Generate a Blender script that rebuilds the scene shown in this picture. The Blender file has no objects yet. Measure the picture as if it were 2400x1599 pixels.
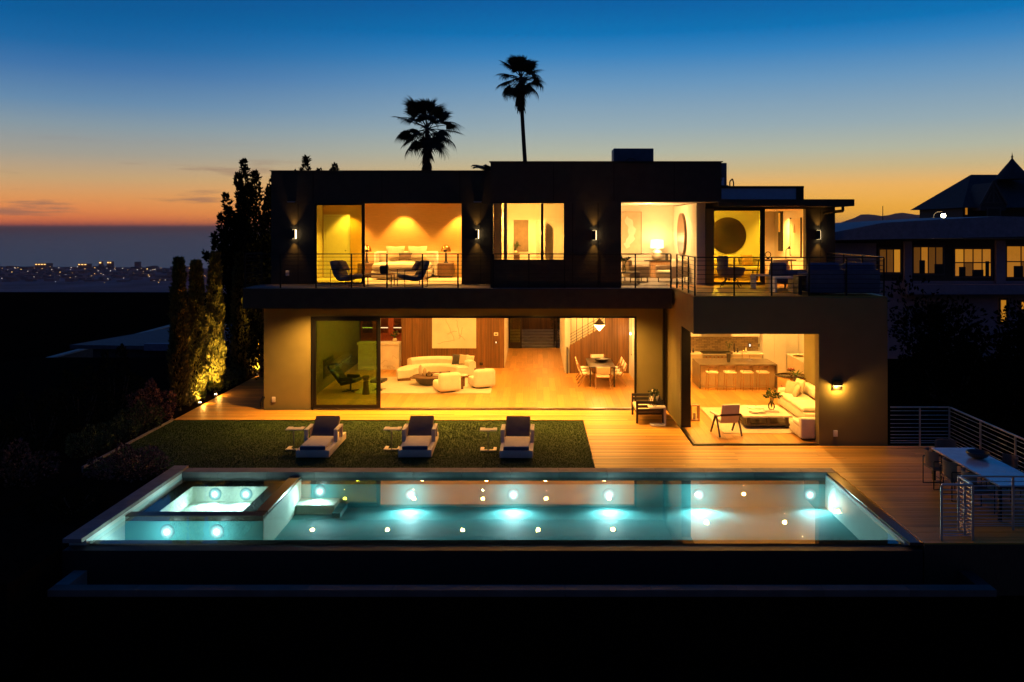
import bpy, bmesh, math, random
import numpy as np
from mathutils import Vector, Matrix, Euler
random.seed(7); rng = np.random.default_rng(7)
S = bpy.context.scene
C = S.collection
R = math.radians

# ------------------------------------------------------------------ camera
cd = bpy.data.cameras.new('camera'); cam = bpy.data.objects.new('camera', cd); C.objects.link(cam)
cam.location = (0, 0, 6.0); cam.rotation_euler = (R(90), 0, 0)
cd.lens = 30.0; cd.sensor_width = 36.0; cd.shift_x = -0.0221; cd.shift_y = -0.1102
cd.clip_start = 0.1; cd.clip_end = 200000
S.camera = cam

# ------------------------------------------------------------------ exposure, sampling
S.view_settings.view_transform = 'Standard'; S.view_settings.look = 'None'
S.view_settings.exposure = 0.0; S.view_settings.gamma = 1.0
S.render.engine = 'CYCLES'
cy = S.cycles
cy.use_denoising = True
try: cy.denoiser = 'OPENIMAGEDENOISE'
except Exception: pass
cy.max_bounces = 8; cy.diffuse_bounces = 4; cy.glossy_bounces = 4; cy.transmission_bounces = 4; cy.transparent_max_bounces = 12
cy.caustics_reflective = False; cy.caustics_refractive = False
cy.sample_clamp_indirect = 6.0; cy.use_light_tree = True

# ------------------------------------------------------------------ world: dusk sky after sunset, glow behind the house
def lin(c):
    return tuple((v/12.92 if v <= 0.04045 else ((v+0.055)/1.055)**2.4) for v in [x/255.0 for x in c])
W = bpy.data.worlds.new('World'); S.world = W; W.use_nodes = True
nt = W.node_tree; nt.nodes.clear()
def N(t, **k):
    n = nt.nodes.new(t)
    for a, b in k.items(): setattr(n, a, b)
    return n
L = nt.links.new
out = N('ShaderNodeOutputWorld'); bg = N('ShaderNodeBackground'); L(bg.outputs[0], out.inputs[0])
tc = N('ShaderNodeTexCoord'); sep = N('ShaderNodeSeparateXYZ'); L(tc.outputs['Generated'], sep.inputs[0])
def math_(op, a, b=None, clamp=False):
    n = N('ShaderNodeMath', operation=op); n.use_clamp = clamp
    for i, v in enumerate((a, b)):
        if v is None: continue
        if isinstance(v, (int, float)): n.inputs[i].default_value = v
        else: L(v, n.inputs[i])
    return n.outputs[0]
def ramp(stops):
    n = N('ShaderNodeValToRGB'); cr = n.color_ramp; cr.interpolation = 'LINEAR'
    while len(cr.elements) > 1: cr.elements.remove(cr.elements[-1])
    for i, (p, c) in enumerate(stops):
        e = cr.elements[0] if i == 0 else cr.elements.new(p)
        e.position = p; e.color = (*lin(c), 1)
    L(zz, n.inputs[0]); return n.outputs[0]
# elevation coordinate: sin(elevation)/0.8
zz = math_('DIVIDE', sep.outputs[2], 0.8, True)
def py(y):  # a picture row's elevation, as ramp position
    t = (535-y)/2000.0; return max(0.0, t/math.sqrt(1+t*t)/0.8)
HI = [(0.42, (0, 66, 126)), (0.6, (0, 54, 110)), (1.0, (4, 46, 98))]
left = ramp([(0.0, (255, 112, 66)), (py(533)+.001, (255, 118, 68)), (py(505), (250, 144, 76)), (py(470), (234, 160, 94)), (py(430), (204, 168, 122)),
    (py(380), (166, 161, 148)), (py(320), (134, 154, 166)), (py(270), (100, 139, 174)), (py(200), (60, 115, 170)), (py(150), (22, 102, 163)),
    (py(100), (0, 93, 156)), (py(0), (0, 76, 138))] + HI)
right = ramp([(0.0, (255, 180, 60)), (py(490), (255, 182, 62)), (py(440), (244, 184, 98)), (py(400), (206, 184, 136)), (py(360), (181, 184, 164)),
    (py(300), (150, 172, 181)), (py(200), (104, 151, 190)), (py(130), (52, 130, 190)), (py(80), (0, 113, 180)), (py(0), (0, 92, 160))] + HI)
back = ramp([(0.0, (16, 20, 38)), (0.15, (24, 30, 52)), (0.35, (18, 38, 76)), (0.7, (6, 44, 94)), (1.0, (4, 46, 98))])
hyp = math_('SQRT', math_('ADD', math_('MULTIPLY', sep.outputs[0], sep.outputs[0]), math_('MULTIPLY', sep.outputs[1], sep.outputs[1])))
az = math_('DIVIDE', sep.outputs[0], hyp); fr = math_('DIVIDE', sep.outputs[1], hyp)
def smooth(v, a, b):
    n = N('ShaderNodeMapRange', interpolation_type='SMOOTHSTEP'); L(v, n.inputs[0]); n.inputs[1].default_value = a; n.inputs[2].default_value = b
    return n.outputs[0]
def mix(f, a, b):
    n = N('ShaderNodeMix', data_type='RGBA')
    if isinstance(f, float): n.inputs[0].default_value = f
    else: L(f, n.inputs[0])
    for i, v in ((6, a), (7, b)):
        if isinstance(v, tuple): n.inputs[i].default_value = (*v, 1)
        else: L(v, n.inputs[i])
    return n.outputs[2]
front = mix(smooth(az, -0.50, 0.05), left, right)
# thin cloud streaks low in the west
mp = N('ShaderNodeMapping'); L(tc.outputs['Generated'], mp.inputs[0]); mp.inputs['Scale'].default_value = (7, 7, 75)
mp.inputs['Location'].default_value = (3.4, 1.2, 0.6)
nz = N('ShaderNodeTexNoise'); L(mp.outputs[0], nz.inputs[0]); nz.inputs['Scale'].default_value = 1.0; nz.inputs['Detail'].default_value = 5.0; nz.inputs['Roughness'].default_value = 0.55
cl = math_('MULTIPLY', smooth(nz.outputs[0], 0.53, 0.68), smooth(az, -0.20, -0.42))
cl = math_('MULTIPLY', cl, math_('MULTIPLY', smooth(sep.outputs[2], 0.10, 0.06), smooth(sep.outputs[2], 0.002, 0.02)))
front = mix(math_('MULTIPLY', cl, 0.75), front, lin((142, 106, 96)))
sky = mix(smooth(fr, 0.72, -0.75), front, back)
below = mix(smooth(sep.outputs[2], -0.004, 0.0), lin((40, 36, 46)), sky)
ns = N('ShaderNodeTexSky', sky_type='NISHITA'); ns.sun_disc = False; ns.sun_elevation = R(-4.0); ns.sun_rotation = R(0.0)
addn = N('ShaderNodeMix', data_type='RGBA', blend_type='ADD'); addn.inputs[0].default_value = 0.05
L(below, addn.inputs[6]); L(ns.outputs[0], addn.inputs[7])
L(addn.outputs[2], bg.inputs[0]); bg.inputs[1].default_value = 1.0

# ------------------------------------------------------------------ materials
MATS = {}
def mat(name, col, rough=0.6, metal=0.0, var=0.12, scale=5.0, bump=0.0, bscale=60.0, emit=None, es=0.0, stretch=None, rand=0.0, island=0.0, spec=0.5):
    m = bpy.data.materials.new(name); m.use_nodes = True
    t = m.node_tree; n = t.nodes; l = t.links.new
    b = n['Principled BSDF']; b.inputs['Roughness'].default_value = rough; b.inputs['Metallic'].default_value = metal
    b.inputs['Specular IOR Level'].default_value = spec
    co = n.new('ShaderNodeTexCoord'); mpn = n.new('ShaderNodeMapping'); l(co.outputs['Object'], mpn.inputs[0])
    mpn.inputs['Scale'].default_value = stretch or (1, 1, 1)
    no = n.new('ShaderNodeTexNoise'); no.inputs['Scale'].default_value = scale; no.inputs['Detail'].default_value = 4.0
    l(mpn.outputs[0], no.inputs[0])
    oi = n.new('ShaderNodeObjectInfo')
    vm = n.new('ShaderNodeVectorMath'); vm.operation = 'ADD'; cmb = n.new('ShaderNodeCombineXYZ')
    mm = n.new('ShaderNodeMath'); mm.operation = 'MULTIPLY'; mm.inputs[1].default_value = 37.0; l(oi.outputs['Random'], mm.inputs[0])
    for i in range(3): l(mm.outputs[0], cmb.inputs[i])
    l(mpn.outputs[0], vm.inputs[0]); l(cmb.outputs[0], vm.inputs[1]); l(vm.outputs[0], no.inputs[0])
    mr = n.new('ShaderNodeMapRange'); mr.inputs[1].default_value = 0.3; mr.inputs[2].default_value = 0.7
    mr.inputs[3].default_value = 1-var; mr.inputs[4].default_value = 1+var; l(no.outputs[0], mr.inputs[0])
    fac = mr.outputs[0]
    for amt, src in ((rand, oi.outputs['Random']), (island, None)):
        if amt:
            if src is None:
                g = n.new('ShaderNodeNewGeometry'); src = g.outputs['Random Per Island']
            r2 = n.new('ShaderNodeMapRange'); r2.inputs[3].default_value = 1-amt; r2.inputs[4].default_value = 1+amt; l(src, r2.inputs[0])
            mu = n.new('ShaderNodeMath'); mu.operation = 'MULTIPLY'; l(fac, mu.inputs[0]); l(r2.outputs[0], mu.inputs[1]); fac = mu.outputs[0]
    sc = n.new('ShaderNodeVectorMath'); sc.operation = 'SCALE'; sc.inputs[0].default_value = col; l(fac, sc.inputs['Scale'])
    l(sc.outputs[0], b.inputs['Base Color'])
    if bump:
        nb = n.new('ShaderNodeTexNoise'); nb.inputs['Scale'].default_value = bscale; nb.inputs['Detail'].default_value = 3; l(mpn.outputs[0], nb.inputs[0])
        bp = n.new('ShaderNodeBump'); bp.inputs['Strength'].default_value = bump; bp.inputs['Distance'].default_value = 0.02
        l(nb.outputs[0], bp.inputs['Height']); l(bp.outputs[0], b.inputs['Normal'])
    if emit:
        b.inputs['Emission Color'].default_value = (*emit, 1); b.inputs['Emission Strength'].default_value = es
    MATS[name] = m; return m
def glass(name, tint, ior=1.45, rough=0.0, wave=0.0, wscale=1.2):
    m = bpy.data.materials.new(name); m.use_nodes = True
    t = m.node_tree; n = t.nodes; l = t.links.new
    for x in list(n):
        if x.type == 'BSDF_PRINCIPLED': n.remove(x)
    o = n['Material Output']; tr = n.new('ShaderNodeBsdfTransparent'); tr.inputs[0].default_value = (*tint, 1)
    gl = n.new('ShaderNodeBsdfGlossy'); gl.inputs['Roughness'].default_value = rough
    f = n.new('ShaderNodeFresnel'); f.inputs[0].default_value = ior
    mx = n.new('ShaderNodeMixShader'); l(f.outputs[0], mx.inputs[0]); l(tr.outputs[0], mx.inputs[1]); l(gl.outputs[0], mx.inputs[2]); l(mx.outputs[0], o.inputs[0])
    if wave:
        co = n.new('ShaderNodeTexCoord'); no = n.new('ShaderNodeTexNoise'); no.inputs['Scale'].default_value = wscale; no.inputs['Detail'].default_value = 2
        l(co.outputs['Object'], no.inputs[0]); bp = n.new('ShaderNodeBump'); bp.inputs['Strength'].default_value = wave; bp.inputs['Distance'].default_value = 0.02
        l(no.outputs[0], bp.inputs['Height']); l(bp.outputs[0], gl.inputs['Normal'])
    MATS[name] = m; return m
WARM = (1.0, 0.47, 0.082); WARMW = (1.0, 0.58, 0.21); GI = 7.6
mat('charcoal', (0.032, 0.026, 0.019), 0.8, bump=.15, var=.25, scale=3)
mat('stucco', (0.19, 0.16, 0.058), 0.85, bump=.25, bscale=160, var=.06, scale=2)
mat('soffit', (0.5, 0.42, 0.30), 0.8)
mat('plaster', (0.76, 0.72, 0.64), 0.85, var=.03)
mat('cream_plaster', (0.80, 0.70, 0.52), 0.85, var=.03)
mat('bedroom_panel', (0.66, 0.40, 0.13), 0.7, var=.07, stretch=(1, 1, 14))
mat('ceiling', (0.88, 0.84, 0.76), 0.9, var=.02)
mat('black_metal', (0.018, 0.017, 0.016), 0.35, metal=.6)
mat('dark_bronze', (0.05, 0.04, 0.03), 0.35, metal=.7)
mat('rail_metal', (0.55, 0.53, 0.52), 0.36, metal=.8)
mat('table_stone', (0.60, 0.64, 0.70), 0.22, metal=.25, var=.08)
mat('steel', (0.55, 0.53, 0.50), 0.28, metal=1.0)
mat('brass', (0.62, 0.42, 0.16), 0.22, metal=1.0)
mat('deck_wood', (0.58, 0.30, 0.045), 0.48, var=.28, scale=2.2, stretch=(1.2, 14, 14), rand=.26)
mat('oak', (0.54, 0.27, 0.06), 0.40, var=.16, scale=1.6, stretch=(9, 1.0, 9), rand=.20)
mat('panel_wood', (0.155, 0.07, 0.018), 0.48, var=.28, scale=1.4, stretch=(12, 12, .7), island=.24)
mat('red_wood', (0.30, 0.06, 0.02), 0.4, var=.2, stretch=(6, 6, 1))
mat('walnut', (0.13, 0.065, 0.03), 0.42, var=.3, stretch=(2, 9, 9))
mat('teak', (0.36, 0.19, 0.08), 0.5, var=.25, stretch=(6, 6, 1))
mat('dark_wood', (0.055, 0.036, 0.022), 0.4, var=.3, stretch=(6, 6, 1))
mat('boucle', (0.80, 0.72, 0.58), 0.95, bump=.5, bscale=70, var=.05)
mat('linen', (0.74, 0.62, 0.45), 0.95, bump=.3, bscale=120, var=.06)
mat('beige_fabric', (0.50, 0.40, 0.27), 0.95, bump=.3, bscale=120, var=.08)
mat('taupe_fabric', (0.20, 0.15, 0.11), 0.95, bump=.3, bscale=120, var=.12)
mat('brown_fabric', (0.15, 0.105, 0.085), 0.95, bump=.3, bscale=90, var=.12)
mat('navy_fabric', (0.10, 0.115, 0.18), 0.95, bump=.3, bscale=90, var=.1)
mat('grey_fabric', (0.15, 0.14, 0.15), 0.95, bump=.3, bscale=90, var=.15)
mat('black_leather', (0.018, 0.016, 0.014), 0.4, bump=.1)
mat('white_paint', (0.78, 0.74, 0.68), 0.5, var=.03)
mat('lounger_white', (0.78, 0.64, 0.48), 0.55, var=.04)
mat('rug', (0.66, 0.56, 0.42), 1.0, bump=.5, bscale=45, var=.12, scale=3, stretch=(1, 6, 1))
mat('concrete', (0.40, 0.34, 0.30), 0.8, var=.16, scale=4, bump=.15)
mat('paving', (0.23, 0.20, 0.18), 0.8, var=.16, scale=4, bump=.15, rand=.07)
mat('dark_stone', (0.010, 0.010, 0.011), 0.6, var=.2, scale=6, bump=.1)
mat('pool_plaster', (0.13, 0.46, 0.47), 0.7, var=.10, scale=1.3, bump=.1)
mat('spa_plaster', (0.66, 0.80, 0.74), 0.7, var=.05, scale=3)
mat('spa_tile', (0.045, 0.034, 0.028), 0.3, var=.3, scale=30)
mat('lit_rim_tile', (0.13, 0.075, 0.04), 0.35, var=.35, scale=40)  # lighter brown copy of the spa tile, amber light put into the colour
mat('spa_cream', (0.76, 0.80, 0.66), 0.7, var=.05, scale=3)
mat('marble', (0.74, 0.66, 0.55), 0.25, var=.15, scale=1.5)
mat('quartz', (0.80, 0.74, 0.62), 0.25, var=.06)
mat('cabinet', (0.62, 0.52, 0.36), 0.5, var=.06, stretch=(1, 1, 8))
mat('island_stone', (0.14, 0.10, 0.065), 0.3, var=.15)
mat('island_front', (0.40, 0.27, 0.14), 0.5, var=.1, stretch=(8, 8, 1))
mat('tile', (0.36, 0.27, 0.17), 0.25, var=.1, island=.22)
mat('grout', (0.12, 0.09, 0.06), 0.9)
mat('black_paint', (0.02, 0.018, 0.016), 0.5)
mat('plastic_white', (0.7, 0.66, 0.6), 0.4)
mat('ceramic', (0.62, 0.54, 0.42), 0.35, var=.1)
mat('dark_ceramic', (0.04, 0.032, 0.025), 0.35, var=.3)
mat('book', (0.68, 0.60, 0.50), 0.7, rand=.3)
mat('leaf', (0.045, 0.075, 0.018), 0.6, island=.45, var=.25, spec=.3)
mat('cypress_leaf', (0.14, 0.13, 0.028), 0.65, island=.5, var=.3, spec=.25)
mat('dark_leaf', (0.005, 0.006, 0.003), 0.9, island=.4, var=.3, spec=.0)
mat('flower_leaf', (0.16, 0.075, 0.06), 0.7, island=.5, var=.3, spec=.2)
mat('palm_leaf', (0.022, 0.034, 0.016), 0.6, island=.3, var=.3, spec=.25)
mat('palm_skirt', (0.060, 0.032, 0.018), 0.9, island=.3, var=.3)
mat('bark', (0.04, 0.028, 0.02), 0.9, var=.3, bump=.5, bscale=20, stretch=(1, 1, 4))
mat('grass', (0.034, 0.070, 0.008), 0.75, island=.22, var=.4, scale=.55, spec=.15)
mat('turf', (0.030, 0.060, 0.007), 0.95, var=.3, scale=2, bump=.4)
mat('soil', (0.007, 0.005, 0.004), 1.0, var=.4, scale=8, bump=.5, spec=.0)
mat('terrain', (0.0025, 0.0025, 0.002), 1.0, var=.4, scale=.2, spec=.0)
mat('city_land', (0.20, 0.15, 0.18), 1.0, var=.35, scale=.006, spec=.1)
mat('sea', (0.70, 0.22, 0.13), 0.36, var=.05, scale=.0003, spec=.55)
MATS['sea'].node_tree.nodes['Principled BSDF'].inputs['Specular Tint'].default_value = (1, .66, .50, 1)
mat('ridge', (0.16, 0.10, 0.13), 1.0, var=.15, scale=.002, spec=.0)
mat('roof_grey', (0.26, 0.25, 0.29), 0.7, var=.15)
mat('metal_panel', (0.62, 0.64, 0.72), 0.45, metal=.2, var=.06)
mat('unit_metal', (0.08, 0.09, 0.105), 0.5, var=.15)
mat('neighbour_wall', (0.34, 0.27, 0.30), 0.85, var=.08)
mat('shingle', (0.03, 0.032, 0.036), 0.85, var=.3, scale=3)
mat('timber', (0.10, 0.085, 0.075), 0.8, var=.2)
mat('tudor_wall', (0.055, 0.05, 0.05), 0.85, var=.2)
mat('blue_panel', (0.12, 0.15, 0.24), 0.35, var=.2)
mat('mirror', (0.85, 0.85, 0.85), 0.02, metal=1.0, var=0)
mat('mirror_darkened', (0.12, 0.19, 0.25), 0.02, metal=1.0, var=0)  # darker mirror copy, tint stands in for reflecting the dark outside
mat('halo_glow_inner', (0.35, 0.38, 0.38), 0.4, emit=(.88, 1, .97), es=1.5)  # graded emission for the rings around the pool lens, imitating scattered glow
mat('halo_glow_middle', (0.2, 0.3, 0.3), 0.5, emit=(.78, 1, .98), es=.50)
mat('halo_glow_outer', (0.15, 0.3, 0.32), 0.5, emit=(.70, .98, 1), es=.20)
mat('low_roof', (0.11, 0.10, 0.105), 0.8, var=.2)
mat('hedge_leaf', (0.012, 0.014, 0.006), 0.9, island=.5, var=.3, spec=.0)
mat('ridge_kerb', (0.13, 0.10, 0.082), 0.85, var=.2, scale=2)
mat('dark_timber', (0.06, 0.042, 0.03), 0.8, var=.25, stretch=(1, 1, 8))
mat('stripe_dark', (0.03, 0.028, 0.025), 0.9)
mat('art_canvas', (0.78, 0.68, 0.52), 0.8, var=.10, scale=1.4)
mat('art_line', (0.42, 0.27, 0.14), 0.8)
mat('art_beige', (0.62, 0.48, 0.30), 0.8, var=.15, scale=2)
mat('lamp_warm', (0.9, 0.8, 0.6), 0.5, emit=(1, .72, .34), es=9.0)
mat('lamp_hot', (0.9, 0.8, 0.6), 0.5, emit=(1, .78, .42), es=26.0)
mat('shade_glow', (0.9, 0.85, 0.7), 0.6, emit=(1, .80, .48), es=2.2)
mat('pool_lens', (0.9, 0.9, 0.9), 0.4, emit=(.85, 1, .95), es=60.0)
mat('street_glow', (0.9, 0.9, 0.8), 0.4, emit=(1, .86, .55), es=26.0)
mat('lit_room', (0.6, 0.45, 0.2), 0.8, emit=(1, .35, .02), es=.36, var=.3, scale=1.2)
mat('lit_room_dim', (0.3, 0.2, 0.1), 0.8, emit=(1, .35, .03), es=.10, var=.3, scale=1.2)
mat('curtain_lit', (0.5, 0.4, 0.2), 0.9, emit=(1, .38, .02), es=.46, var=.3, scale=3, stretch=(8, 8, .3))
mat('screen_glow', (0.8, 0.8, 0.9), 0.4, emit=(.9, .95, 1), es=1.4)
mat('city_amber', (0.8, 0.5, 0.2), 0.5, emit=(1, .55, .16), es=2.6)
mat('city_white', (0.8, 0.8, 0.8), 0.5, emit=(1, .85, .7), es=4.0)
glass('clear_glass', (0.94, 0.93, 0.90))
glass('olive_glass', (0.74, 0.82, 0.36))
glass('dark_olive_glass', (0.50, 0.70, 0.28))
glass('vase_glass', (0.86, 0.84, 0.74))
glass('table_glass', (0.80, 0.80, 0.62))
glass('water', (0.60, 0.95, 1.0), 3.2, 0.0, wave=.03, wscale=1.1)

# ------------------------------------------------------------------ mesh helpers
class MB:
    def __init__(s): s.v = []; s.f = []
    def add(s, v, f):
        o = len(s.v); s.v += [tuple(p) for p in v]; s.f += [tuple(i+o for i in q) for q in f]; return s
    def box(s, x0, x1, y0, y1, z0, z1):
        return s.add([(x0,y0,z0),(x1,y0,z0),(x1,y1,z0),(x0,y1,z0),(x0,y0,z1),(x1,y0,z1),(x1,y1,z1),(x0,y1,z1)],
                     [(3,2,1,0),(4,5,6,7),(0,1,5,4),(1,2,6,5),(2,3,7,6),(3,0,4,7)])
    def bar(s, p0, p1, w, h=None, up=(0,0,1)):
        p0 = Vector(p0); p1 = Vector(p1); d = (p1-p0).normalized(); u = Vector(up)
        if abs(d.dot(u)) > .99: u = Vector((0,1,0))
        a = d.cross(u).normalized(); b = a.cross(d).normalized(); h = h or w
        a = a*w/2; b = b*h/2
        return s.add([p0-a-b,p0+a-b,p0+a+b,p0-a+b,p1-a-b,p1+a-b,p1+a+b,p1-a+b],
                     [(0,1,2,3),(7,6,5,4),(4,5,1,0),(5,6,2,1),(6,7,3,2),(7,4,0,3)])
    def cyl(s, p0, p1, r0, r1=None, n=12):
        p0 = Vector(p0); p1 = Vector(p1); r1 = r0 if r1 is None else r1
        d = (p1-p0).normalized(); u = Vector((0,0,1)) if abs(d.z) < .9 else Vector((1,0,0))
        a = d.cross(u).normalized(); b = d.cross(a); v = []
        for p, r in ((p0, r0), (p1, r1)):
            for i in range(n):
                t = 2*math.pi*i/n; v.append(p+a*(r*math.cos(t))+b*(r*math.sin(t)))
        f = [(i, i+n, (i+1) % n+n, (i+1) % n) for i in range(n)]
        f += [tuple(range(n)), tuple(range(2*n-1, n-1, -1))]
        return s.add(v, f)
    def tube(s, pts, r, n=6):
        rs = r if isinstance(r, (list, tuple)) else [r]*len(pts)
        for i in range(len(pts)-1): s.cyl(pts[i], pts[i+1], rs[i], rs[i+1], n)
        return s
    def lathe(s, prof, n=24, c=(0,0,0), sx=1, sy=1):
        v = []; f = []; k = len(prof)
        for i in range(n):
            t = 2*math.pi*i/n
            for r, z in prof: v.append((c[0]+sx*r*math.cos(t), c[1]+sy*r*math.sin(t), c[2]+z))
        for i in range(n):
            j = (i+1) % n
            for q in range(k-1): f.append((i*k+q, j*k+q, j*k+q+1, i*k+q+1))
        if prof[0][0] > 1e-4: f.append(tuple(i*k for i in reversed(range(n))))
        if prof[-1][0] > 1e-4: f.append(tuple(i*k+k-1 for i in range(n)))
        return s.add(v, f)
    def prism(s, poly, a0, a1, axis='z'):
        n = len(poly)
        def pt(p, a): return {'z': (p[0], p[1], a), 'y': (p[0], a, p[1]), 'x': (a, p[0], p[1])}[axis]
        v = [pt(p, a0) for p in poly]+[pt(p, a1) for p in poly]
        f = [tuple(range(n)), tuple(range(2*n-1, n-1, -1))]+[(i, (i+1) % n, (i+1) % n+n, i+n) for i in range(n)]
        return s.add(v, f)
    def soft(s, x0, x1, y0, y1, z0, z1, r=.04, seg=3, puff=0.0, mtx=None):
        bm = bmesh.new(); bmesh.ops.create_cube(bm, size=1)
        for v in bm.verts: v.co = Vector(((x0+x1)/2+v.co.x*(x1-x0), (y0+y1)/2+v.co.y*(y1-y0), (z0+z1)/2+v.co.z*(z1-z0)))
        bmesh.ops.bevel(bm, geom=list(bm.edges), offset=min(r, .49*min(x1-x0, y1-y0, z1-z0)), segments=seg, profile=.5, affect='EDGES')
        if puff:
            bmesh.ops.subdivide_edges(bm, edges=[e for e in bm.edges if e.calc_length() > .25], cuts=3, use_grid_fill=True)
            for v in bm.verts:
                a = 1-abs((v.co.x-(x0+x1)/2)/((x1-x0)/2))**2.; b = 1-abs((v.co.y-(y0+y1)/2)/((y1-y0)/2))**2.
                if v.co.z > (z0+z1)/2: v.co.z += puff*max(0, a)*max(0, b)
        if mtx is not None: bmesh.ops.transform(bm, matrix=mtx, verts=bm.verts)
        bm.normal_update(); bm.verts.index_update()
        s.add([v.co[:] for v in bm.verts], [[v.index for v in f.verts] for f in bm.faces]); bm.free(); return s
    def pillow(s, c, w, h, t, rot=(0,0,0), n=9):
        m = Matrix.Translation(c) @ Euler(rot).to_matrix().to_4x4(); v = []; f = []
        for side in (-1, 1):
            for i in range(n):
                for j in range(n):
                    a = -1+2*i/(n-1); b = -1+2*j/(n-1)
                    k = ((1-a**4)*(1-b**4))**.6
                    pin = 1-.10*((1-abs(a))*(abs(b)**6)+(1-abs(b))*(abs(a)**6))
                    v.append(m @ Vector((a*w/2*pin, side*t/2*k, b*h/2*pin)))
        for sd in range(2):
            for i in range(n-1):
                for j in range(n-1):
                    q = [sd*n*n+i*n+j, sd*n*n+(i+1)*n+j, sd*n*n+(i+1)*n+j+1, sd*n*n+i*n+j+1]
                    f.append(q if sd else q[::-1])
        return s.add(v, f)
    def arc(s, c, prof, a0, a1, n=24):
        v = []; f = []; k = len(prof)
        for i in range(n+1):
            t = R(a0+(a1-a0)*i/n)
            for r, z in prof: v.append((c[0]+r*math.cos(t), c[1]+r*math.sin(t), c[2]+z))
        for i in range(n):
            for q in range(k):
                w = (q+1) % k; f.append((i*k+q, (i+1)*k+q, (i+1)*k+w, i*k+w))
        f.append(tuple(range(k))); f.append(tuple(n*k+q for q in reversed(range(k))))
        return s.add(v, f)
    def xf(s, m): s.v = [tuple(m @ Vector(p)) for p in s.v]; return s
    def build(s, name, m, parent=None, label=None, sharp=35):
        me = bpy.data.meshes.new(name); me.from_pydata(s.v, [], s.f); me.update()
        bm = bmesh.new(); bm.from_mesh(me); bmesh.ops.recalc_face_normals(bm, faces=bm.faces); bm.to_mesh(me); bm.free()
        me.polygons.foreach_set('use_smooth', [True]*len(me.polygons)); me.set_sharp_from_angle(angle=R(sharp))
        if m: me.materials.append(MATS[m])
        o = bpy.data.objects.new(name, me); C.objects.link(o); o.parent = parent
        if label: o['label'] = label
        return o
def B(*a): return MB().box(*a)
def tag(o, label, cat, group=None):
    o['label'] = label; o['category'] = cat
    if group: o['group'] = group
    return o
def thing(name, label, cat, loc=(0,0,0), rz=0, group=None):
    o = bpy.data.objects.new(name, None); C.objects.link(o); o.location = loc; o.rotation_euler = (0, 0, R(rz)); o.empty_display_size = .2
    return tag(o, label, cat, group)
def struct(o, kind='structure'): o['kind'] = kind; return o
KIDS = {}
def copy_tree(o, parent=None, label=None, loc=None, rz=None):
    c = o.copy(); C.objects.link(c); c.parent = parent
    if label: c['label'] = label
    if loc is not None: c.location = loc
    if rz is not None: c.rotation_euler = (0, 0, R(rz))
    for ch in list(o.children): copy_tree(ch, c)
    return c
def light(kind, loc, energy, color, parent, rot=(0,0,0), size=.05, angle=120, blend=.6):
    d = bpy.data.lights.new('bulb_or_fill', kind); d.energy = energy; d.color = color
    if kind == 'SPOT': d.spot_size = R(angle); d.spot_blend = blend
    d.shadow_soft_size = size
    o = bpy.data.objects.new('bulb_or_fill', d); C.objects.link(o); o.parent = parent; o.location = loc; o.rotation_euler = tuple(R(a) for a in rot)
    return o
def raw_mesh(name, V, F, m, parent=None):
    me = bpy.data.meshes.new(name); k = F.shape[1]
    me.vertices.add(len(V)); me.vertices.foreach_set('co', V.astype(np.float32).ravel())
    me.loops.add(F.size); me.loops.foreach_set('vertex_index', F.astype(np.int32).ravel())
    me.polygons.add(len(F)); me.polygons.foreach_set('loop_start', np.arange(0, F.size, k, dtype=np.int32)); me.polygons.foreach_set('loop_total', np.full(len(F), k, dtype=np.int32))
    me.update(calc_edges=True); me.validate(); me.materials.append(MATS[m])
    o = bpy.data.objects.new(name, me); C.objects.link(o); o.parent = parent; return o
def leaf_cloud(pos, direction, ln, wd, jitter=.6):
    """diamond-shaped leaves: pos (n,3), direction (n,3), lengths and widths"""
    n = len(pos); d = direction + rng.normal(0, jitter, (n, 3)); d /= np.linalg.norm(d, axis=1, keepdims=True)
    r = rng.normal(0, 1, (n, 3)); s = np.cross(d, r); s /= np.linalg.norm(s, axis=1, keepdims=True)
    l = ln*rng.uniform(.6, 1.3, (n, 1)); w = wd*rng.uniform(.6, 1.3, (n, 1))
    V = np.stack([pos, pos+d*l*.5+s*w*.5, pos+d*l, pos+d*l*.5-s*w*.5], 1).reshape(-1, 3)
    F = np.arange(4*n).reshape(-1, 4); return V, F

# ================================================================== THE SETTING
def terrain_z(x, y):
    if y > 13: z = -1.9
    else: z = -1.9 - (13-y)*0.55
    if x < -15: z -= min(1, (-15-x)/25.)*1.6
    if x > 12.5: z += min(1, (x-12.5)/6.)*0.9
    if y > 60: z -= (y-60)*0.012
    if y > 150: z -= (y-150)*0.22
    return max(z, -149.0)
xs = sorted(set(list(np.linspace(-60, 60, 61))+list(np.linspace(-900, -60, 22))+list(np.linspace(60, 900, 22))))
ys = sorted(set(list(np.linspace(-40, 80, 61))+list(np.linspace(80, 900, 34))))
V = np.array([(x, y, terrain_z(x, y)+(0 if (-14 < x < 13 and 12 < y < 50) else random.uniform(-.25, .25))) for y in ys for x in xs]); nx = len(xs)
F = np.array([(j*nx+i, j*nx+i+1, (j+1)*nx+i+1, (j+1)*nx+i) for j in range(len(ys)-1) for i in range(nx-1)])
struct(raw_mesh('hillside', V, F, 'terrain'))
# the coastal plain and the sea beyond it
pts = [(-6000, 700), (6000, 700), (6000, 3400)]+[(6000-i*400, 3420+110*math.sin(i*1.3)+70*math.sin(i*3.1)) for i in range(31)]
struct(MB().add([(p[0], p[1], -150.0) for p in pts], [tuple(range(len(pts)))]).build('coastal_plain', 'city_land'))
struct(MB().add([(-55000, 2500, -151.5), (55000, 2500, -151.5), (55000, 85000, -151.5), (-55000, 85000, -151.5)], [(0, 1, 2, 3)]).build('sea', 'sea'))
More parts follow.
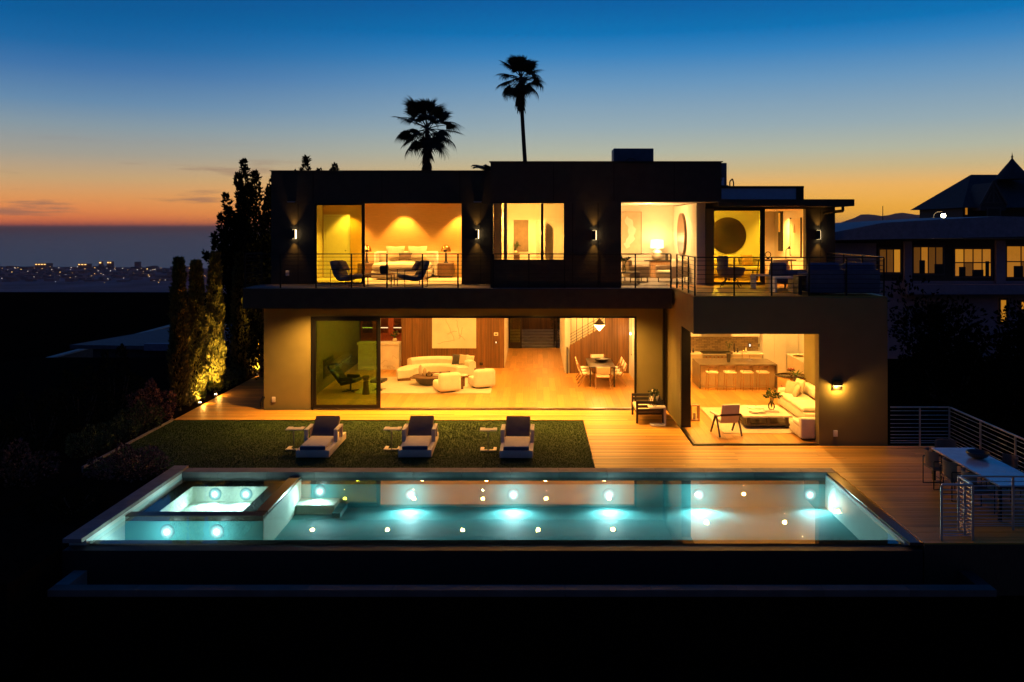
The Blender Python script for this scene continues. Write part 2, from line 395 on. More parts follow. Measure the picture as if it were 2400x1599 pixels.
# mountain ridge to the right
rx = np.linspace(1700, 6500, 120); V = []; 
for i, x in enumerate(rx):
    h = 75+16*math.sin(i*.21)+9*math.sin(i*.53+1)+5*math.sin(i*1.3)+random.uniform(-2, 2)
    if x < 1900: h *= max(0, (x-1700)/200)
    V += [(x, 4600, -150), (x+10, 5000, h), (x+10, 6200, -150)]
F = [(3*i+a, 3*i+3+a, 3*i+4+a, 3*i+1+a) for i in range(len(rx)-1) for a in (0, 1)]
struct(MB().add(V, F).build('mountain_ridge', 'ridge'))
rx = np.linspace(380, 1500, 70); V = []
for i, x in enumerate(rx):
    h = -14+(x-380)*.022+2.0*math.sin(i*.5)+random.uniform(-1, 1)
    V += [(x, 900, -150), (x, 1000, h), (x, 1300, -150)]
F = [(3*i+a, 3*i+3+a, 3*i+4+a, 3*i+1+a) for i in range(len(rx)-1) for a in (0, 1)]
struct(MB().add(V, F).build('near_ridge', 'terrain'))
# the far city: a mass of small blocks and points of light
def dots(name, mtl, n, smin, smax, ymin, ymax, zlo, zhi):
    m = MB()
    for _ in range(n):
        d = ymin+(ymax-ymin)*random.random()**.8; px = random.uniform(-.64, -.30); x = px*d; s = random.uniform(smin, smax)*d/2000; z = -149+random.uniform(zlo, zhi)
        m.box(x-s, x+s, d-s, d+s, z, z+s*1.6)
    return struct(m.build(name, mtl), 'stuff')
tag(dots('city_lights', 'city_amber', 70, .25, .65, 2300, 3300, 0, 8), 'scattered amber points of light across the far coastal plain', 'lights')
tag(dots('city_windows', 'city_white', 80, .2, .45, 2300, 3350, 0, 6), 'scattered pale points of light across the far coastal plain', 'lights')
m = MB()
for _ in range(420):
    d = random.uniform(2500, 3350); x = random.uniform(-.66, -.2)*d; s = random.uniform(5, 16); m.box(x-s, x+s, d-s, d+s, -150, -150+random.uniform(3, 11))
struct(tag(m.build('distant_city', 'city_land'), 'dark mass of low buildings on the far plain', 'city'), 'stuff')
def far_block(px, d, w, h, lbl, lit):
    x = px*d; t = thing('tower_block', lbl, 'building', (x, d, -150))
    MB().box(-w, w, -w, w, 0, h).build('wall', 'city_land', t)
    for k in range(lit):
        a = -w+(k+.5)*2*w/lit; B(a-w/lit*.55, a+w/lit*.55, -w-2.5, -w-1, h*.78, h*.92).build('window', 'city_amber', t)
far_block(-.575, 3300, 22, 20, 'wide far building with a lit band of windows, leftmost on the plain', 4)
far_block(-.527, 3320, 18, 18, 'wide far building with a short lit band, middle of the far skyline', 3)
far_block(-.508, 3300, 6, 27, 'slim far tower beside the wide lit building', 1)
far_block(-.497, 3330, 9, 26, 'pair-width far tower with lit top, right of the slim tower', 2)
far_block(-.465, 3360, 9, 24, 'dark far tower without any light', 0)
far_block(-.419, 3360, 4, 32, 'lone slim far tower with one lit window near its top', 1)
# planting bed, lawn and its edging
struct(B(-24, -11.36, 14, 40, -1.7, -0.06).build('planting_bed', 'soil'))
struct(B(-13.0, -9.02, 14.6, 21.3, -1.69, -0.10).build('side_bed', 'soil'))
struct(B(-11.3, 1.5, 21.36, 26.7, -0.6, -0.03).build('lawn', 'turf'))
n = 130000
p = np.stack([rng.uniform(-11.29, 1.525, n), rng.uniform(21.36, 26.735, n), np.full(n, -.031)], 1)
lean = rng.normal(0, .35, (n, 3)); lean[:, 2] = 1; h = rng.uniform(.016, .036, (n, 1)); a = rng.uniform(0, 2*np.pi, n); w = .006
sd = np.stack([np.cos(a)*w, np.sin(a)*w, np.zeros(n)], 1)
V = np.stack([p-sd, p+sd, p+lean*h], 1).reshape(-1, 3)
g = raw_mesh('grass', V, np.arange(3*n).reshape(-1, 3), 'grass'); struct(g, 'stuff'); g['label'] = 'short green grass of the lawn'; g['category'] = 'grass'
edge = thing('lawn_edging', 'thin pale edging strip along the left side of the lawn', 'edging', (-11.33, 21.4, 0))
for k in range(4): B(-.03, .03, k*1.33, k*1.33+1.32, -.2, .025).build('edging_piece', 'paving', edge)

# deck: boards laid left to right
deck = struct(MB().box(1.5, 11.45, 21.36, 23.55, -1.0, -.035).box(1.5, 4.36, 23.55, 26.7, -1.0, -.035).box(-11.3, 4.36, 26.7, 28.28, -1.0, -.035)
    .box(-11.3, -8.99, 28.28, 40, -1.0, -.035).box(7.42, 11.45, 16.25, 21.36, -1.0, -.035).box(11.45, 14, 14.5, 17.2, -1.3, -.06).build('deck', 'dark_wood'))
bmesh_cache = {}
def unit_board():
    return MB().soft(-.5, .5, -.5, .5, -.5, .5, r=.0).f
ub = B(-.5, .5, -.5, .5, -.5, .5).build('board', 'deck_wood', deck); ubm = ub.data; first = [ub]
def board(x0, x1, y0, y1, z0, z1, par, me, name):
    if first: o = first.pop()
    else:
        o = bpy.data.objects.new(name, me); C.objects.link(o)
    o.parent = par; o.location = ((x0+x1)/2, (y0+y1)/2, (z0+z1)/2); o.scale = (x1-x0, y1-y0, z1-z0); return o
pitch = .145; nrow = 0; far_rows = MB()
def row_segs(y):
    if y < 21.36: return [(7.42, 11.45)]
    if y < 23.5: return [(1.52, 11.45)]
    if y < 26.7: return [(1.52, 4.36)]
    if y < 28.2: return [(-11.3, 4.36)]
    return [(-11.3, -9.0)]
y = 16.27
while y < 39:
    for (a, b) in row_segs(y+.07):
        cuts = [a]
        while cuts[-1] < b:
            nxt = cuts[-1]+random.choice([3.6, 4.8, 6.0])*(random.uniform(.4, 1) if len(cuts) == 1 else 1)
            cuts.append(b if nxt > b-1.0 else nxt)
        for c0, c1 in zip(cuts[:-1], cuts[1:]): board(c0+.002, c1-.002, y, y+pitch-.007, -.03, random.uniform(-.0025, .0025), deck, ubm, 'board')
    y += pitch
y = 14.52

# ================================================================== THE POOL
WZ = -0.10
pool = thing('swimming_pool', 'long infinity edge swimming pool with lit turquoise water', 'pool')
struct(B(-8.67, 7.15, 16.76, 21.0, -1.5, -.86).build('pool_floor', 'pool_plaster', pool), 'structure'); 
pool.children[0].pop('kind', None)
MB().box(-9.0, 7.4, 21.0, 21.34, -1.5, -.14).build('back_wall', 'pool_plaster', pool)
B(-8.66, 7.15, 20.985, 20.998, -.30, -.05).build('waterline_tile', 'spa_tile', pool)
MB().box(-9.0, -8.67, 16.5, 21.0, -1.5, -.02).build('side_wall', 'spa_plaster', pool)
MB().box(7.15, 7.4, 16.5, 21.0, -1.5, -.06).build('side_wall', 'spa_plaster', pool)
MB().prism([(16.76, -1.5), (16.76, -.125), (16.5, -.20), (16.5, -1.5)], -9.0, 7.4, 'x').build('infinity_edge', 'lit_rim_tile', pool)
B(-8.98, 7.38, 16.22, 16.497, -1.9, -.13).build('ledge', 'dark_stone', pool)
# coping stones
x = -9.0
while x < 7.4:
    w = 1.2 if x+1.2 < 7.3 else 7.4-x
    B(x+.004, x+w-.004, 20.97, 21.35, -.13, .004).build('coping_stone', 'paving', pool); x += w
y = 16.3
while y < 20.9:
    w = min(1.17, 20.965-y)
    B(-9.02, -8.66, y+.004, y+w-.004, -.017, .06).build('coping_stone', 'paving', pool); y += w
B(-9.02, -8.66, 20.97, 21.36, .008, .06).build('coping_stone', 'paving', pool)
y = 16.3
for k in range(4): B(7.17, 7.41, y+k*1.17+.004, y+(k+1)*1.165, -.058, -.006).build('coping_stone', 'spa_tile', pool, 'narrow dark edging stone on the right side')
B(7.405, 7.42, 16.25, 20.97, -.05, .012).build('edge_trim', 'brass', pool)
# spa in the left corner
spa = thing('spa', 'square dark tiled spa with pale lit well in the pool corner', 'spa', (0, 0, 0))
B(-8.669, -5.75, 18.07, 18.34, -.858, -.09).build('front_rim', 'spa_tile', spa)
B(-6.0, -5.75, 18.40, 20.984, -.858, -.09).build('side_rim', 'lit_rim_tile', spa)
B(-8.668, -5.752, 18.055, 18.068, -.857, -.20).build('front_face', 'pool_plaster', spa)
B(-5.748, -5.735, 18.06, 20.98, -.857, -.16).build('side_face', 'spa_cream', spa)
for q in ((-8.668, -8.32, 18.41, 20.98), (-6.45, -6.01, 18.41, 20.98), (-8.318, -6.452, 20.72, 20.98)): B(*q, -.857, -.27).build('bench', 'dark_stone', spa)
for q in ((-8.318, -8.30, 18.42, 20.71), (-6.47, -6.452, 18.42, 20.71), (-8.30, -6.47, 20.70, 20.718)): B(*q, -.63, -.272).build('well_wall', 'spa_cream', spa)
B(-8.318, -6.452, 18.41, 20.718, -.857, -.632).build('well_floor', 'spa_cream', spa)
B(-8.668, -5.76, 16.77, 18.05, -.858, -.84).build('front_floor', 'spa_cream', pool)
for x in (-7.75, -6.8): MB().lathe([(.09, 0), (.09, .02), (.05, .03)], 16, (x, 18.75, -.632)).build('drain_cover', 'dark_stone', spa)
B(-5.73, -4.8, 20.45, 20.98, -.858, -.64).build('bench', 'spa_cream', pool)
B(-4.8, -4.6, 20.2, 20.98, -.858, -.75).build('step', 'pool_plaster', pool)
wtr = MB().add([(-8.67, 16.5, WZ), (7.15, 16.5, WZ), (7.15, 20.985, WZ), (-8.67, 20.985, WZ)], [(0, 1, 2, 3)]).build('pool_water', 'water'); struct(wtr)
def pool_light(x, y, z, lbl, e=26, face=-1):
    t = thing('pool_light', lbl, 'light', (x, y, z), 0, 'underwater pool lights')
    rx_ = Matrix.Rotation(R(90), 4, 'X')
    MB().lathe([(.122, .022), (.15, .010), (.155, .0)], 24).xf(rx_).build('trim_ring', 'halo_glow_outer', t)  # this ring and the next two glow to imitate the halo in water
    MB().lathe([(.085, .028), (.122, .022)], 24).xf(rx_).build('middle_halo', 'halo_glow_middle', t)
    MB().lathe([(.046, .032), (.085, .028)], 24).xf(rx_).build('inner_halo', 'halo_glow_inner', t)
    MB().lathe([(.001, .05), (.03, .046), (.045, .033)], 20).xf(rx_).build('lens', 'pool_lens', t)
    light('SPOT', (0, -.16, -.02), e*2.3, (.84, 1, .95), t, rot=(-78, 0, 0), size=.06, angle=165, blend=.8)
    light('POINT', (0, -.36, .02), e*.26, (.84, 1, .96), t, size=.05)  # extra point light added for a soft halo on the wall
for i, (x, l) in enumerate(zip((-3.04, -.52, 1.83, 4.04, 6.77), ('first', 'second', 'third', 'fourth', 'fifth'))):
    pool_light(x, 20.995, -.56, l+' from the spa of the five lights along the pool back wall', 52 if i < 4 else 26)
pool_light(-5.28, 20.995, -.47, 'underwater light above the bench beside the spa', 30)
pool_light(-7.77, 18.052, -.42, 'left underwater light on the front face of the spa', 46)
pool_light(-6.72, 18.052, -.42, 'right underwater light on the front face of the spa', 46)
pool_light(-7.75, 20.698, -.45, 'left underwater light inside the spa', 34)
pool_light(-7.0, 20.698, -.45, 'right underwater light inside the spa', 34)
# catch basin below the infinity edge
basin = thing('catch_basin', 'low pale kerb wall of the catch basin below the pool edge', 'wall')
x = -8.75
while x < 8.2:
    w = min(1.55, 8.3-x); B(x+.003, x+w-.003, 15.32, 15.56, -.62, -.5).build('kerb_stone', 'ridge_kerb', basin); x += w
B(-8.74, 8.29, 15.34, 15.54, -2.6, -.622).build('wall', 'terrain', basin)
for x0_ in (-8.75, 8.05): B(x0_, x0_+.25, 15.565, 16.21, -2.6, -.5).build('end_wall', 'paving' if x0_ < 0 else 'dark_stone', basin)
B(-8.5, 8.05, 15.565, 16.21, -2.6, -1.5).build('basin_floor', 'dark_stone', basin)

# ================================================================== THE HOUSE
house = thing('modern_house', 'two storey modern house with open lit glass walls and flat dark roofs', 'house')
def hp(name, m, *boxes):
    b = MB()
    for q in boxes: b.box(*q)
    return b.build(name, m, house)
# ground floor outer walls
hp('wall', 'stucco', (-8.98, -7.43, 28.3, 28.6, -.05, 3.46), (-8.98, -8.68, 28.6, 43, -.05, 4.09))
hp('wall', 'stucco', (3.38, 4.4, 28.3, 28.6, -.05, 3.46))
hp('header', 'stucco', (-7.43, 3.38, 28.302, 28.6, 3.08, 3.46))
hp('wall', 'stucco', (7.87, 9.77, 23.62, 23.95, -.05, 4.09))
hp('header', 'stucco', (4.4, 7.87, 23.622, 23.95, 3.07, 4.09), (4.402, 4.7, 23.95, 25.7, 3.07, 4.09))
hp('wall', 'stucco', (4.402, 4.7, 25.7, 28.3, -.05, 4.09))
hp('wall', 'stucco', (9.47, 9.77, 23.95, 30.0, -.05, 4.09), (9.77, 11.2, 29.7, 30.0, -.05, 4.09))
# slabs
hp('balcony_slab', 'charcoal', (-9.15, 4.3, 26.75, 28.3, 3.49, 4.10))
hp('soffit', 'charcoal', (-9.1, 4.28, 26.8, 28.29, 3.47, 3.489))
hp('floor_slab', 'charcoal', (-8.68, 4.36, 28.3, 43, 3.47, 4.10), (4.7, 9.76, 23.96, 30, 3.5, 4.08), (4.7, 11.2, 30, 36, 3.5, 4.08))
hp('ceiling', 'ceiling', (-8.68, 4.36, 28.6, 43, 3.25, 3.3), (4.72, 9.46, 23.96, 30, 3.25, 3.3), (4.72, 11.15, 30, 35.5, 3.25, 3.3))
hp('balcony_floor', 'paving', (-9.15, 4.38, 26.76, 28.5, 4.10, 4.12), (-1.1, 5.6, 28.5, 33.5, 4.10, 4.12))
tb = MB()
y = 23.66
while y < 28.4: tb.box(4.42, 9.75, y, y+.138, 4.095, 4.12); y += .145
tb.build('terrace_decking', 'deck_wood', house)
# upper walls, left bedroom block
hp('upper_wall', 'charcoal', (-8.8, -7.35, 28.5, 28.8, 4.12, 6.83), (-8.8, -8.5, 28.8, 43, 4.1, 7.55), (-2.44, -1.39, 28.5, 28.8, 4.12, 6.83))
hp('parapet', 'charcoal', (-8.8, -1.39, 28.5, 28.8, 6.832, 7.9), (-8.8, -8.5, 28.8, 43, 7.55, 7.9))
hp('roof', 'roof_grey', (-8.5, -1.1, 28.8, 43, 7.3, 7.6)); hp('parapet_cap', 'dark_bronze', (-8.84, -1.395, 28.46, 28.84, 7.902, 7.93))
# tall middle block
hp('upper_wall', 'charcoal', (-1.39, 0.97, 26.9, 27.15, 4.12, 4.96), (0.95, 2.73, 26.902, 27.15, 4.12, 6.83), (-1.39, -1.36, 26.9, 28.5, 4.12, 6.83), (2.45, 2.73, 27.15, 28.6, 4.12, 6.83))
hp('fascia', 'charcoal', (-1.39, 5.89, 26.9, 27.2, 6.832, 8.08), (-1.39, -1.1, 27.2, 43, 6.95, 8.08), (5.6, 5.89, 27.2, 43, 6.94, 8.08))
hp('soffit', 'soffit', (-1.08, 5.88, 27.2, 28.6, 6.835, 6.86))
hp('roof', 'roof_grey', (-1.1, 5.6, 27.2, 43, 7.5, 7.8)); hp('parapet_cap', 'dark_bronze', (-1.43, 5.93, 26.86, 27.24, 8.082, 8.11))
# right pavilion
hp('upper_wall', 'charcoal', (5.65, 5.9, 28.4, 28.7, 4.12, 6.64)); hp('upper_wall', 'charcoal', (9.03, 10.0, 28.4, 28.7, 4.12, 6.64), (9.85, 10.0, 28.7, 36, 4.12, 6.70))
hp('header', 'charcoal', (5.65, 10.0, 28.402, 28.7, 6.64, 6.70))
hp('roof', 'charcoal', (5.9, 10.27, 27.4, 36, 6.71, 6.93))
hp('roof_screen', 'metal_panel', (5.92, 9.5, 31.0, 31.1, 6.94, 7.46)); hp('roof_screen_cap', 'charcoal', (5.9, 9.77, 30.95, 31.15, 7.462, 7.53), (9.5, 9.77, 30.97, 31.1, 6.94, 7.46))
MB().tube([(9.97, 27.6, 6.70), (9.97, 27.6, 6.56), (9.6, 28.3, 6.5)], .05, 8).build('gutter_pipe', 'black_metal', house)
# interior walls of the living room
hp('interior_wall', 'taupe_fabric', (-8.67, -7.85, 28.61, 38.8, .0, 3.25))
hp('interior_wall', 'plaster', (-7.84, -5.72, 38.5, 38.8, 0, 3.25)); hp('interior_wall', 'plaster', (3.9, 4.39, 28.61, 36.8, 0, 3.25), (1.3, 3.9, 36.5, 36.8, 0, 3.25), (1.25, 1.45, 35.3, 42.6, 0, 3.25))
hp('interior_wall', 'plaster', (-1.7, -1.3, 36.62, 42.6, 0, 3.25), (-1.3, -.66, 42.62, 42.9, 2.9, 3.25), (-.66, 1.25, 42.62, 42.9, 2.9, 3.25))
hp('core', 'charcoal', (-5.7, -1.75, 36.65, 42.6, 0, 3.24))
# interior walls upstairs: bedroom
hp('interior_wall', 'bedroom_panel', (-8.45, -1.4, 32.6, 32.8, 4.14, 6.95)); hp('interior_wall', 'cream_plaster', (-8.48, -8.1, 28.81, 32.6, 4.14, 6.95), (-1.36, -1.1, 28.5, 32.6, 4.14, 6.95))
hp('ceiling', 'ceiling', (-8.48, -1.42, 28.81, 32.6, 6.95, 7.0)); hp('bedroom_floor', 'rug', (-8.48, -1.42, 28.5, 32.6, 4.11, 4.14))
# middle landing
hp('interior_wall', 'plaster', (-1.35, -.77, 31.0, 31.15, 4.12, 6.9), (.05, 2.45, 31.0, 31.15, 4.12, 6.9), (-.77, .05, 31.0, 31.15, 6.3, 6.9), (2.3, 2.44, 28.61, 33.2, 4.12, 6.9), (-1.35, 2.3, 34.6, 34.75, 4.12, 6.9), (-1.35, -1.2, 31.16, 34.6, 4.12, 6.9))
hp('ceiling', 'ceiling', (-1.34, 2.44, 27.16, 34.6, 6.87, 6.93))
# lamp room
hp('interior_wall', 'cream_plaster', (2.46, 5.65, 33.0, 33.2, 4.12, 6.94), (5.35, 5.64, 28.2, 33.0, 4.12, 6.83), (2.46, 2.7, 28.62, 33.0, 4.12, 6.83))
hp('ceiling', 'ceiling', (2.45, 5.6, 28.61, 33.2, 6.87, 6.93))
# right pavilion room
hp('interior_wall', 'plaster', (5.66, 8.75, 32.8, 33.0, 4.12, 6.7), (8.75, 9.84, 34.5, 34.7, 4.12, 6.7), (8.55, 8.75, 33.0, 34.5, 4.12, 6.7), (9.70, 9.845, 28.71, 34.5, 4.12, 6.7))
hp('ceiling', 'ceiling', (5.66, 9.84, 28.71, 34.6, 6.67, 6.705)); hp('pavilion_floor', 'oak', (5.66, 9.84, 28.5, 34.6, 4.10, 4.14))
# kitchen walls
hp('interior_wall', 'plaster', (4.70, 11.1, 35.15, 35.35, 0, 3.25), (10.85, 11.15, 30.0, 35.15, 0, 3.25), (4.7, 4.85, 28.3, 35.15, 0, 3.25), (9.9, 10.84, 31.2, 31.35, 0, 3.25))
# panelled walls
def panelling(x0, x1, y, z0f, z1f, parent=house, pitch=.105):
    m = MB(); x = x0
    while x < x1-.01:
        w = min(pitch, x1-x); a, b = z0f(x+w/2), z1f(x+w/2)
        if b-a > .02: m.box(x+.002, x+w-.002, y, y+.03+random.uniform(0, .004), a, b)
        x += w
    o = m.build('panelling', 'panel_wood', parent); struct(o, 'stuff'); return o
hp('panel_backing', 'dark_wood', (-5.7, -1.3, 36.54, 36.62, 0, 3.25))
panelling(-5.7, -1.3, 36.5, lambda x: .02, lambda x: 3.24)
def zt(x): return 3.24 if x > 2.9 else 1.15+(x-1.44)*(1.98-1.15)/(2.9-1.44)
panelling(1.46, 3.88, 35.2, lambda x: .02, zt)
MB().prism([(1.45, .0), (3.89, .0), (3.89, 3.24), (2.9, 3.24), (2.9, 1.97), (1.45, 1.14)], 35.24, 35.29, 'y').build('stringer_wall', 'dark_wood', house)
# window and door frames
def frame(par, x0, x1, y, z0, z1, w=.05, d=.08, m='black_metal', name='frame'):
    return MB().box(x0, x1, y, y+d, z1-w, z1).box(x0, x1, y, y+d, z0, z0+w).box(x0, x0+w, y, y+d, z0+w, z1-w).box(x1-w, x1, y, y+d, z0+w, z1-w).build(name, m, par)
def panel(x0, x1, y, z0, z1, gm, w=.07, lbl=None, name='sliding_door'):
    f = frame(house, x0, x1, y, z0, z1, w, .05, name=name)
    if lbl: f['label'] = lbl
    B(x0+w, x1-w, y+.018, y+.028, z0+w, z1-w).build('pane', gm, f); return f
MB().box(-7.425, -7.36, 28.285, 28.5, .02, 3.075).box(3.315, 3.375, 28.285, 28.5, .02, 3.075).box(-7.36, 3.315, 28.285, 28.5, 3.02, 3.075).build('door_surround', 'black_metal', house)
panel(-7.36, -5.12, 28.34, .03, 3.02, 'dark_olive_glass', .10, 'olive tinted glass sliding door')
panel(-7.34, -5.20, 28.42, .03, 3.02, 'clear_glass', .07)
B(-7.36, 3.315, 28.29, 28.5, -.02, .022).build('door_track', 'steel', house)
MB().box(4.5, 7.87, 23.63, 23.75, -.02, .021).box(4.41, 4.5, 23.63, 25.7, -.02, .021).build('door_track', 'dark_bronze', house)
B(4.41, 4.69, 25.62, 25.695, .02, 3.065).build('door_stack', 'black_metal', house)
panel(-7.35, -5.72, 28.52, 4.13, 6.83, 'olive_glass', .06, 'olive tinted glass sliding door upstairs')
B(-5.72, -5.68, 28.52, 28.6, 4.13, 6.83).build('door_post', 'black_metal', house)
wn = frame(house, -1.36, .97, 26.93, 4.962, 6.83, .045, .12, name='window'); B(.20, .28, 26.94, 27.04, 5.01, 6.78).build('mullion', 'black_metal', wn)
B(-1.31, .2, 26.98, 26.99, 5.01, 6.78).build('pane', 'clear_glass', wn); B(.28, .92, 26.98, 26.99, 5.01, 6.78).build('pane', 'clear_glass', wn)
panel(5.92, 7.58, 28.45, 4.14, 6.64, 'olive_glass', .06, 'olive tinted glass sliding door of the pavilion')
B(7.58, 7.68, 28.45, 28.58, 4.14, 6.64).build('door_post', 'black_metal', house)
B(5.66, 5.9, 28.1, 28.399, 4.12, 6.64).build('door_jamb', 'stucco', house)
MB().tube([(4.28, 28.22, .02), (4.28, 28.22, 3.46)], .05, 10).build('downspout', 'black_metal', house)
MB().tube([(-9.05, 28.25, .05), (-9.05, 28.25, .25), (-8.98, 28.3, .42)], .05, 8).build('drain_spout', 'black_metal', house)
for x, z, y in ((-8.65, .32, 28.285), (8.32, .32, 23.605), (-8.25, 4.5, 28.485)): 
    o = MB().soft(x-.06, x+.06, y-.02, y+.02, z-.09, z+.09, .015).build('outlet_cover', 'plastic_white', house)
for x in (-8.1, -1.9): B(x-.13, x+.13, 28.38, 28.5, 6.86, 6.89).build('roof_vent', 'steel', house)

for (x_, y_, z0_, z1_) in ((-7.9, 28.496, 4.14, 6.8), (-1.80, 28.496, 4.14, 6.8), (-5.1, 28.496, 6.86, 7.88), (-2.5, 28.496, 6.86, 7.88), (-7.4, 28.496, 6.86, 7.88), (2.0, 26.896, 4.14, 6.8), (1.2, 26.896, 4.14, 6.8), (.6, 26.896, 6.86, 8.06), (2.5, 26.896, 6.86, 8.06), (4.4, 26.896, 6.86, 8.06), (9.52, 28.396, 4.14, 6.62)):
    B(x_-.006, x_+.006, y_, y_+.012, z0_, z1_).build('cladding_joint', 'terrain', house)
# wooden floors
oakm = B(-.5, .5, -.5, .5, -.5, .5).build('plank', 'oak', None)
OAK = oakm.data; first.append(oakm)
def plank_floor(name, regions):
    fl = struct(MB().build(name, None) if False else B(regions[0][0], regions[0][1], regions[0][2], regions[0][3], -.3, -.012).build(name, 'dark_wood'))
    for (x0, x1, y0, y1, w) in regions:
        x = x0
        while x < x1-.02:
            xx = min(x+w, x1); y = y0-random.uniform(0, 1.8)
            while y < y1:
                l = random.uniform(1.6, 3.0); a = max(y, y0); b = min(y+l, y1)
                if b-a > .05: board(x+.0015, xx-.0015, a+.0015, b-.0015, -.01, .018+random.uniform(0, .0015), fl, OAK, 'plank')
                y += l
            x = xx
    return fl
plank_floor('living_room_floor', [(-7.85, 3.9, 28.5, 36.5, .24), (-1.3, 1.25, 36.5, 42.6, .24), (-7.85, -5.72, 36.5, 38.5, .24)])
plank_floor('kitchen_floor', [(4.5, 9.47, 23.76, 28.3, .24), (4.85, 10.85, 28.3, 35.15, .24)])

# ================================================================== RAILINGS
def railing(name, lbl, p0, p1, z, n, bars=8, top=1.07, start=True, end=True, m='rail_metal', low=.09, dense=0):
    p0 = Vector((*p0, z)); p1 = Vector((*p1, z)); t = thing(name, lbl, 'railing', p0); d = p1-p0
    MB().bar((0, 0, top), d+Vector((0, 0, top)), .045, .03).build('top_rail', m, t)
    for k in range(n+1):
        if (k == 0 and not start) or (k == n and not end): continue
        q = d*(k/n); MB().bar(q, q+Vector((0, 0, top-.016)), .045, .02).build('post', m, t)
    zs = [low+(top-.1-low)*(i/(bars-1))**(1.25 if dense else 1) for i in range(bars)]
    for h in zs: MB().cyl(Vector((0, 0, h)), d+Vector((0, 0, h)), .0085, n=6).build('bar', m, t)
    return t
railing('balcony_railing', 'dark horizontal bar railing along the front of the long balcony', (-9.1, 26.82), (4.28, 26.82), 4.12, 12, 8, m='black_metal')
railing('balcony_railing', 'short railing on the left end of the long balcony', (-9.1, 26.87), (-9.1, 28.45), 4.12, 1, 8, m='black_metal', start=False)
railing('terrace_railing', 'short side railing where the balcony steps out to the terrace', (4.46, 26.75), (4.46, 23.75), 4.12, 3, 8, m='black_metal')
railing('terrace_railing', 'horizontal bar railing along the front of the terrace above the kitchen', (4.5, 23.70), (9.7, 23.70), 4.12, 5, 8, m='black_metal', start=False)
railing('terrace_railing', 'railing along the right side of the terrace above the kitchen', (9.7, 23.75), (9.7, 28.3), 4.12, 3, 8, m='black_metal', start=False)
railing('deck_railing', 'grey bar railing from the house corner along the back of the deck', (9.8, 23.5), (11.42, 23.5), 0, 2, 10, dense=1, start=False)
railing('deck_railing', 'long grey bar railing along the right edge of the deck', (11.42, 23.45), (11.42, 17.1), 0, 4, 10, dense=1, start=False)
railing('stair_railing', 'short grey bar railing at the front right corner of the deck', (7.82, 16.4), (8.42, 16.4), 0, 1, 13, dense=1)
railing('stair_railing', 'short return railing beside the deck stair opening', (8.42, 16.45), (8.42, 16.95), 0, 2, 13, dense=1, start=False)
railing('stair_railing', 'grey bar railing in front of the outdoor dining table', (8.47, 16.95), (12.6, 16.95), 0, 4, 13, dense=1, start=False)

# ================================================================== LAMPS
def downlight(loc, e, lbl, grp=None, angle=125, blend=.9, col=WARM, hot='lamp_hot', r=.055, added_fill=0.0):
    t = thing('recessed_downlight', lbl, 'light', loc, 0, grp)
    MB().lathe([(r, 0), (r+.02, -.004), (r+.022, .0)], 16).build('trim_ring', 'white_paint', t)
    MB().lathe([(.001, -.003), (r-.004, -.002)], 16).build('lens', hot, t)
    light('SPOT', (0, 0, -.03), e*GI, col, t, size=r, angle=angle, blend=blend)
    if added_fill: light('POINT', (0, 0, -.34), e*GI*added_fill, col, t, size=.004)  # unseen point light added below the fixture to brighten ceiling and room
ordn = ('first', 'second', 'third', 'fourth', 'fifth')
for k, x in enumerate((-7.1, -4.7, -2.3, .11, 2.5)):
    downlight((x, 27.25, 3.468), 150, ordn[k]+' from the left of five downlights under the balcony, mirrored in the pool', 'balcony soffit downlights', 150, 1.0)
for x in (-6.6, -4.2, -1.8, .4, 2.6):
    for y in (29.7, 31.9, 34.3):
        downlight((x, y, 3.248), 18, 'round recessed downlight in the living room ceiling', 'living room downlights', 160, .6, added_fill=.24)
for x in (-4.9, -3.4, -1.9): downlight((x, 35.9, 3.248), 10, 'recessed downlight washing the panelled wall', 'panelled wall downlights', 110)
for y in (37.8, 40.5): downlight((0, y, 3.248), 32, 'recessed downlight in the hall ceiling', 'hall downlights', 140)
downlight((-6.7, 37.6, 3.248), 30, 'recessed downlight above the marble bar', None, 130)
downlight((2.2, 36.0, 3.248), 30, 'recessed downlight above the staircase', None, 130)
for n_, (x, y) in zip(('back left', 'back right', 'front left', 'front right', 'nearest left', 'nearest right'), ((5.75, 30.2), (7.4, 30.2), (5.5, 27.3), (8.0, 27.3), (5.55, 25.2), (7.9, 25.2))):
    downlight((x, y, 3.248), 42, n_+' downlight in the kitchen wing ceiling, mirrored in the pool', 'kitchen wing downlights', 160, .6, added_fill=.24)
for x in (5.6, 7.4, 9.0): downlight((x, 33.9, 3.248), 40, 'recessed downlight above the back kitchen counter', 'counter downlights', 130)
downlight((10.4, 34.3, 3.248), 40, 'recessed downlight above the side counter niche', None, 120)
for k, x in enumerate((-7.1, -4.97, -2.8)): downlight((x, 32.15, 6.948), 55, ('first', 'second', 'third')[k]+' from the left of three downlights washing the bedroom wall', 'bedroom wall downlights', 92, .5)
for x in (-6.6, -3.6): downlight((x, 30.2, 6.948), 95, 'recessed downlight in the bedroom ceiling', 'bedroom ceiling downlights', 150)
downlight((-.3, 29.3, 6.868), 80, 'recessed downlight in the landing ceiling', None, 160, .5, added_fill=.4)
downlight((-.3, 32.8, 6.868), 90, 'recessed downlight in the passage behind the landing', None, 160, .5, added_fill=.4)
downlight((4.0, 30.4, 6.868), 62, 'recessed downlight in the sitting room ceiling upstairs', None, 160, .5, WARMW, added_fill=.35)
downlight((7.95, 30.4, 6.668), 95, 'recessed downlight glowing near the pavilion window', None, 150, r=.07)
downlight((9.2, 32.6, 6.668), 80, 'recessed downlight by the framed picture in the pavilion', None, 130)
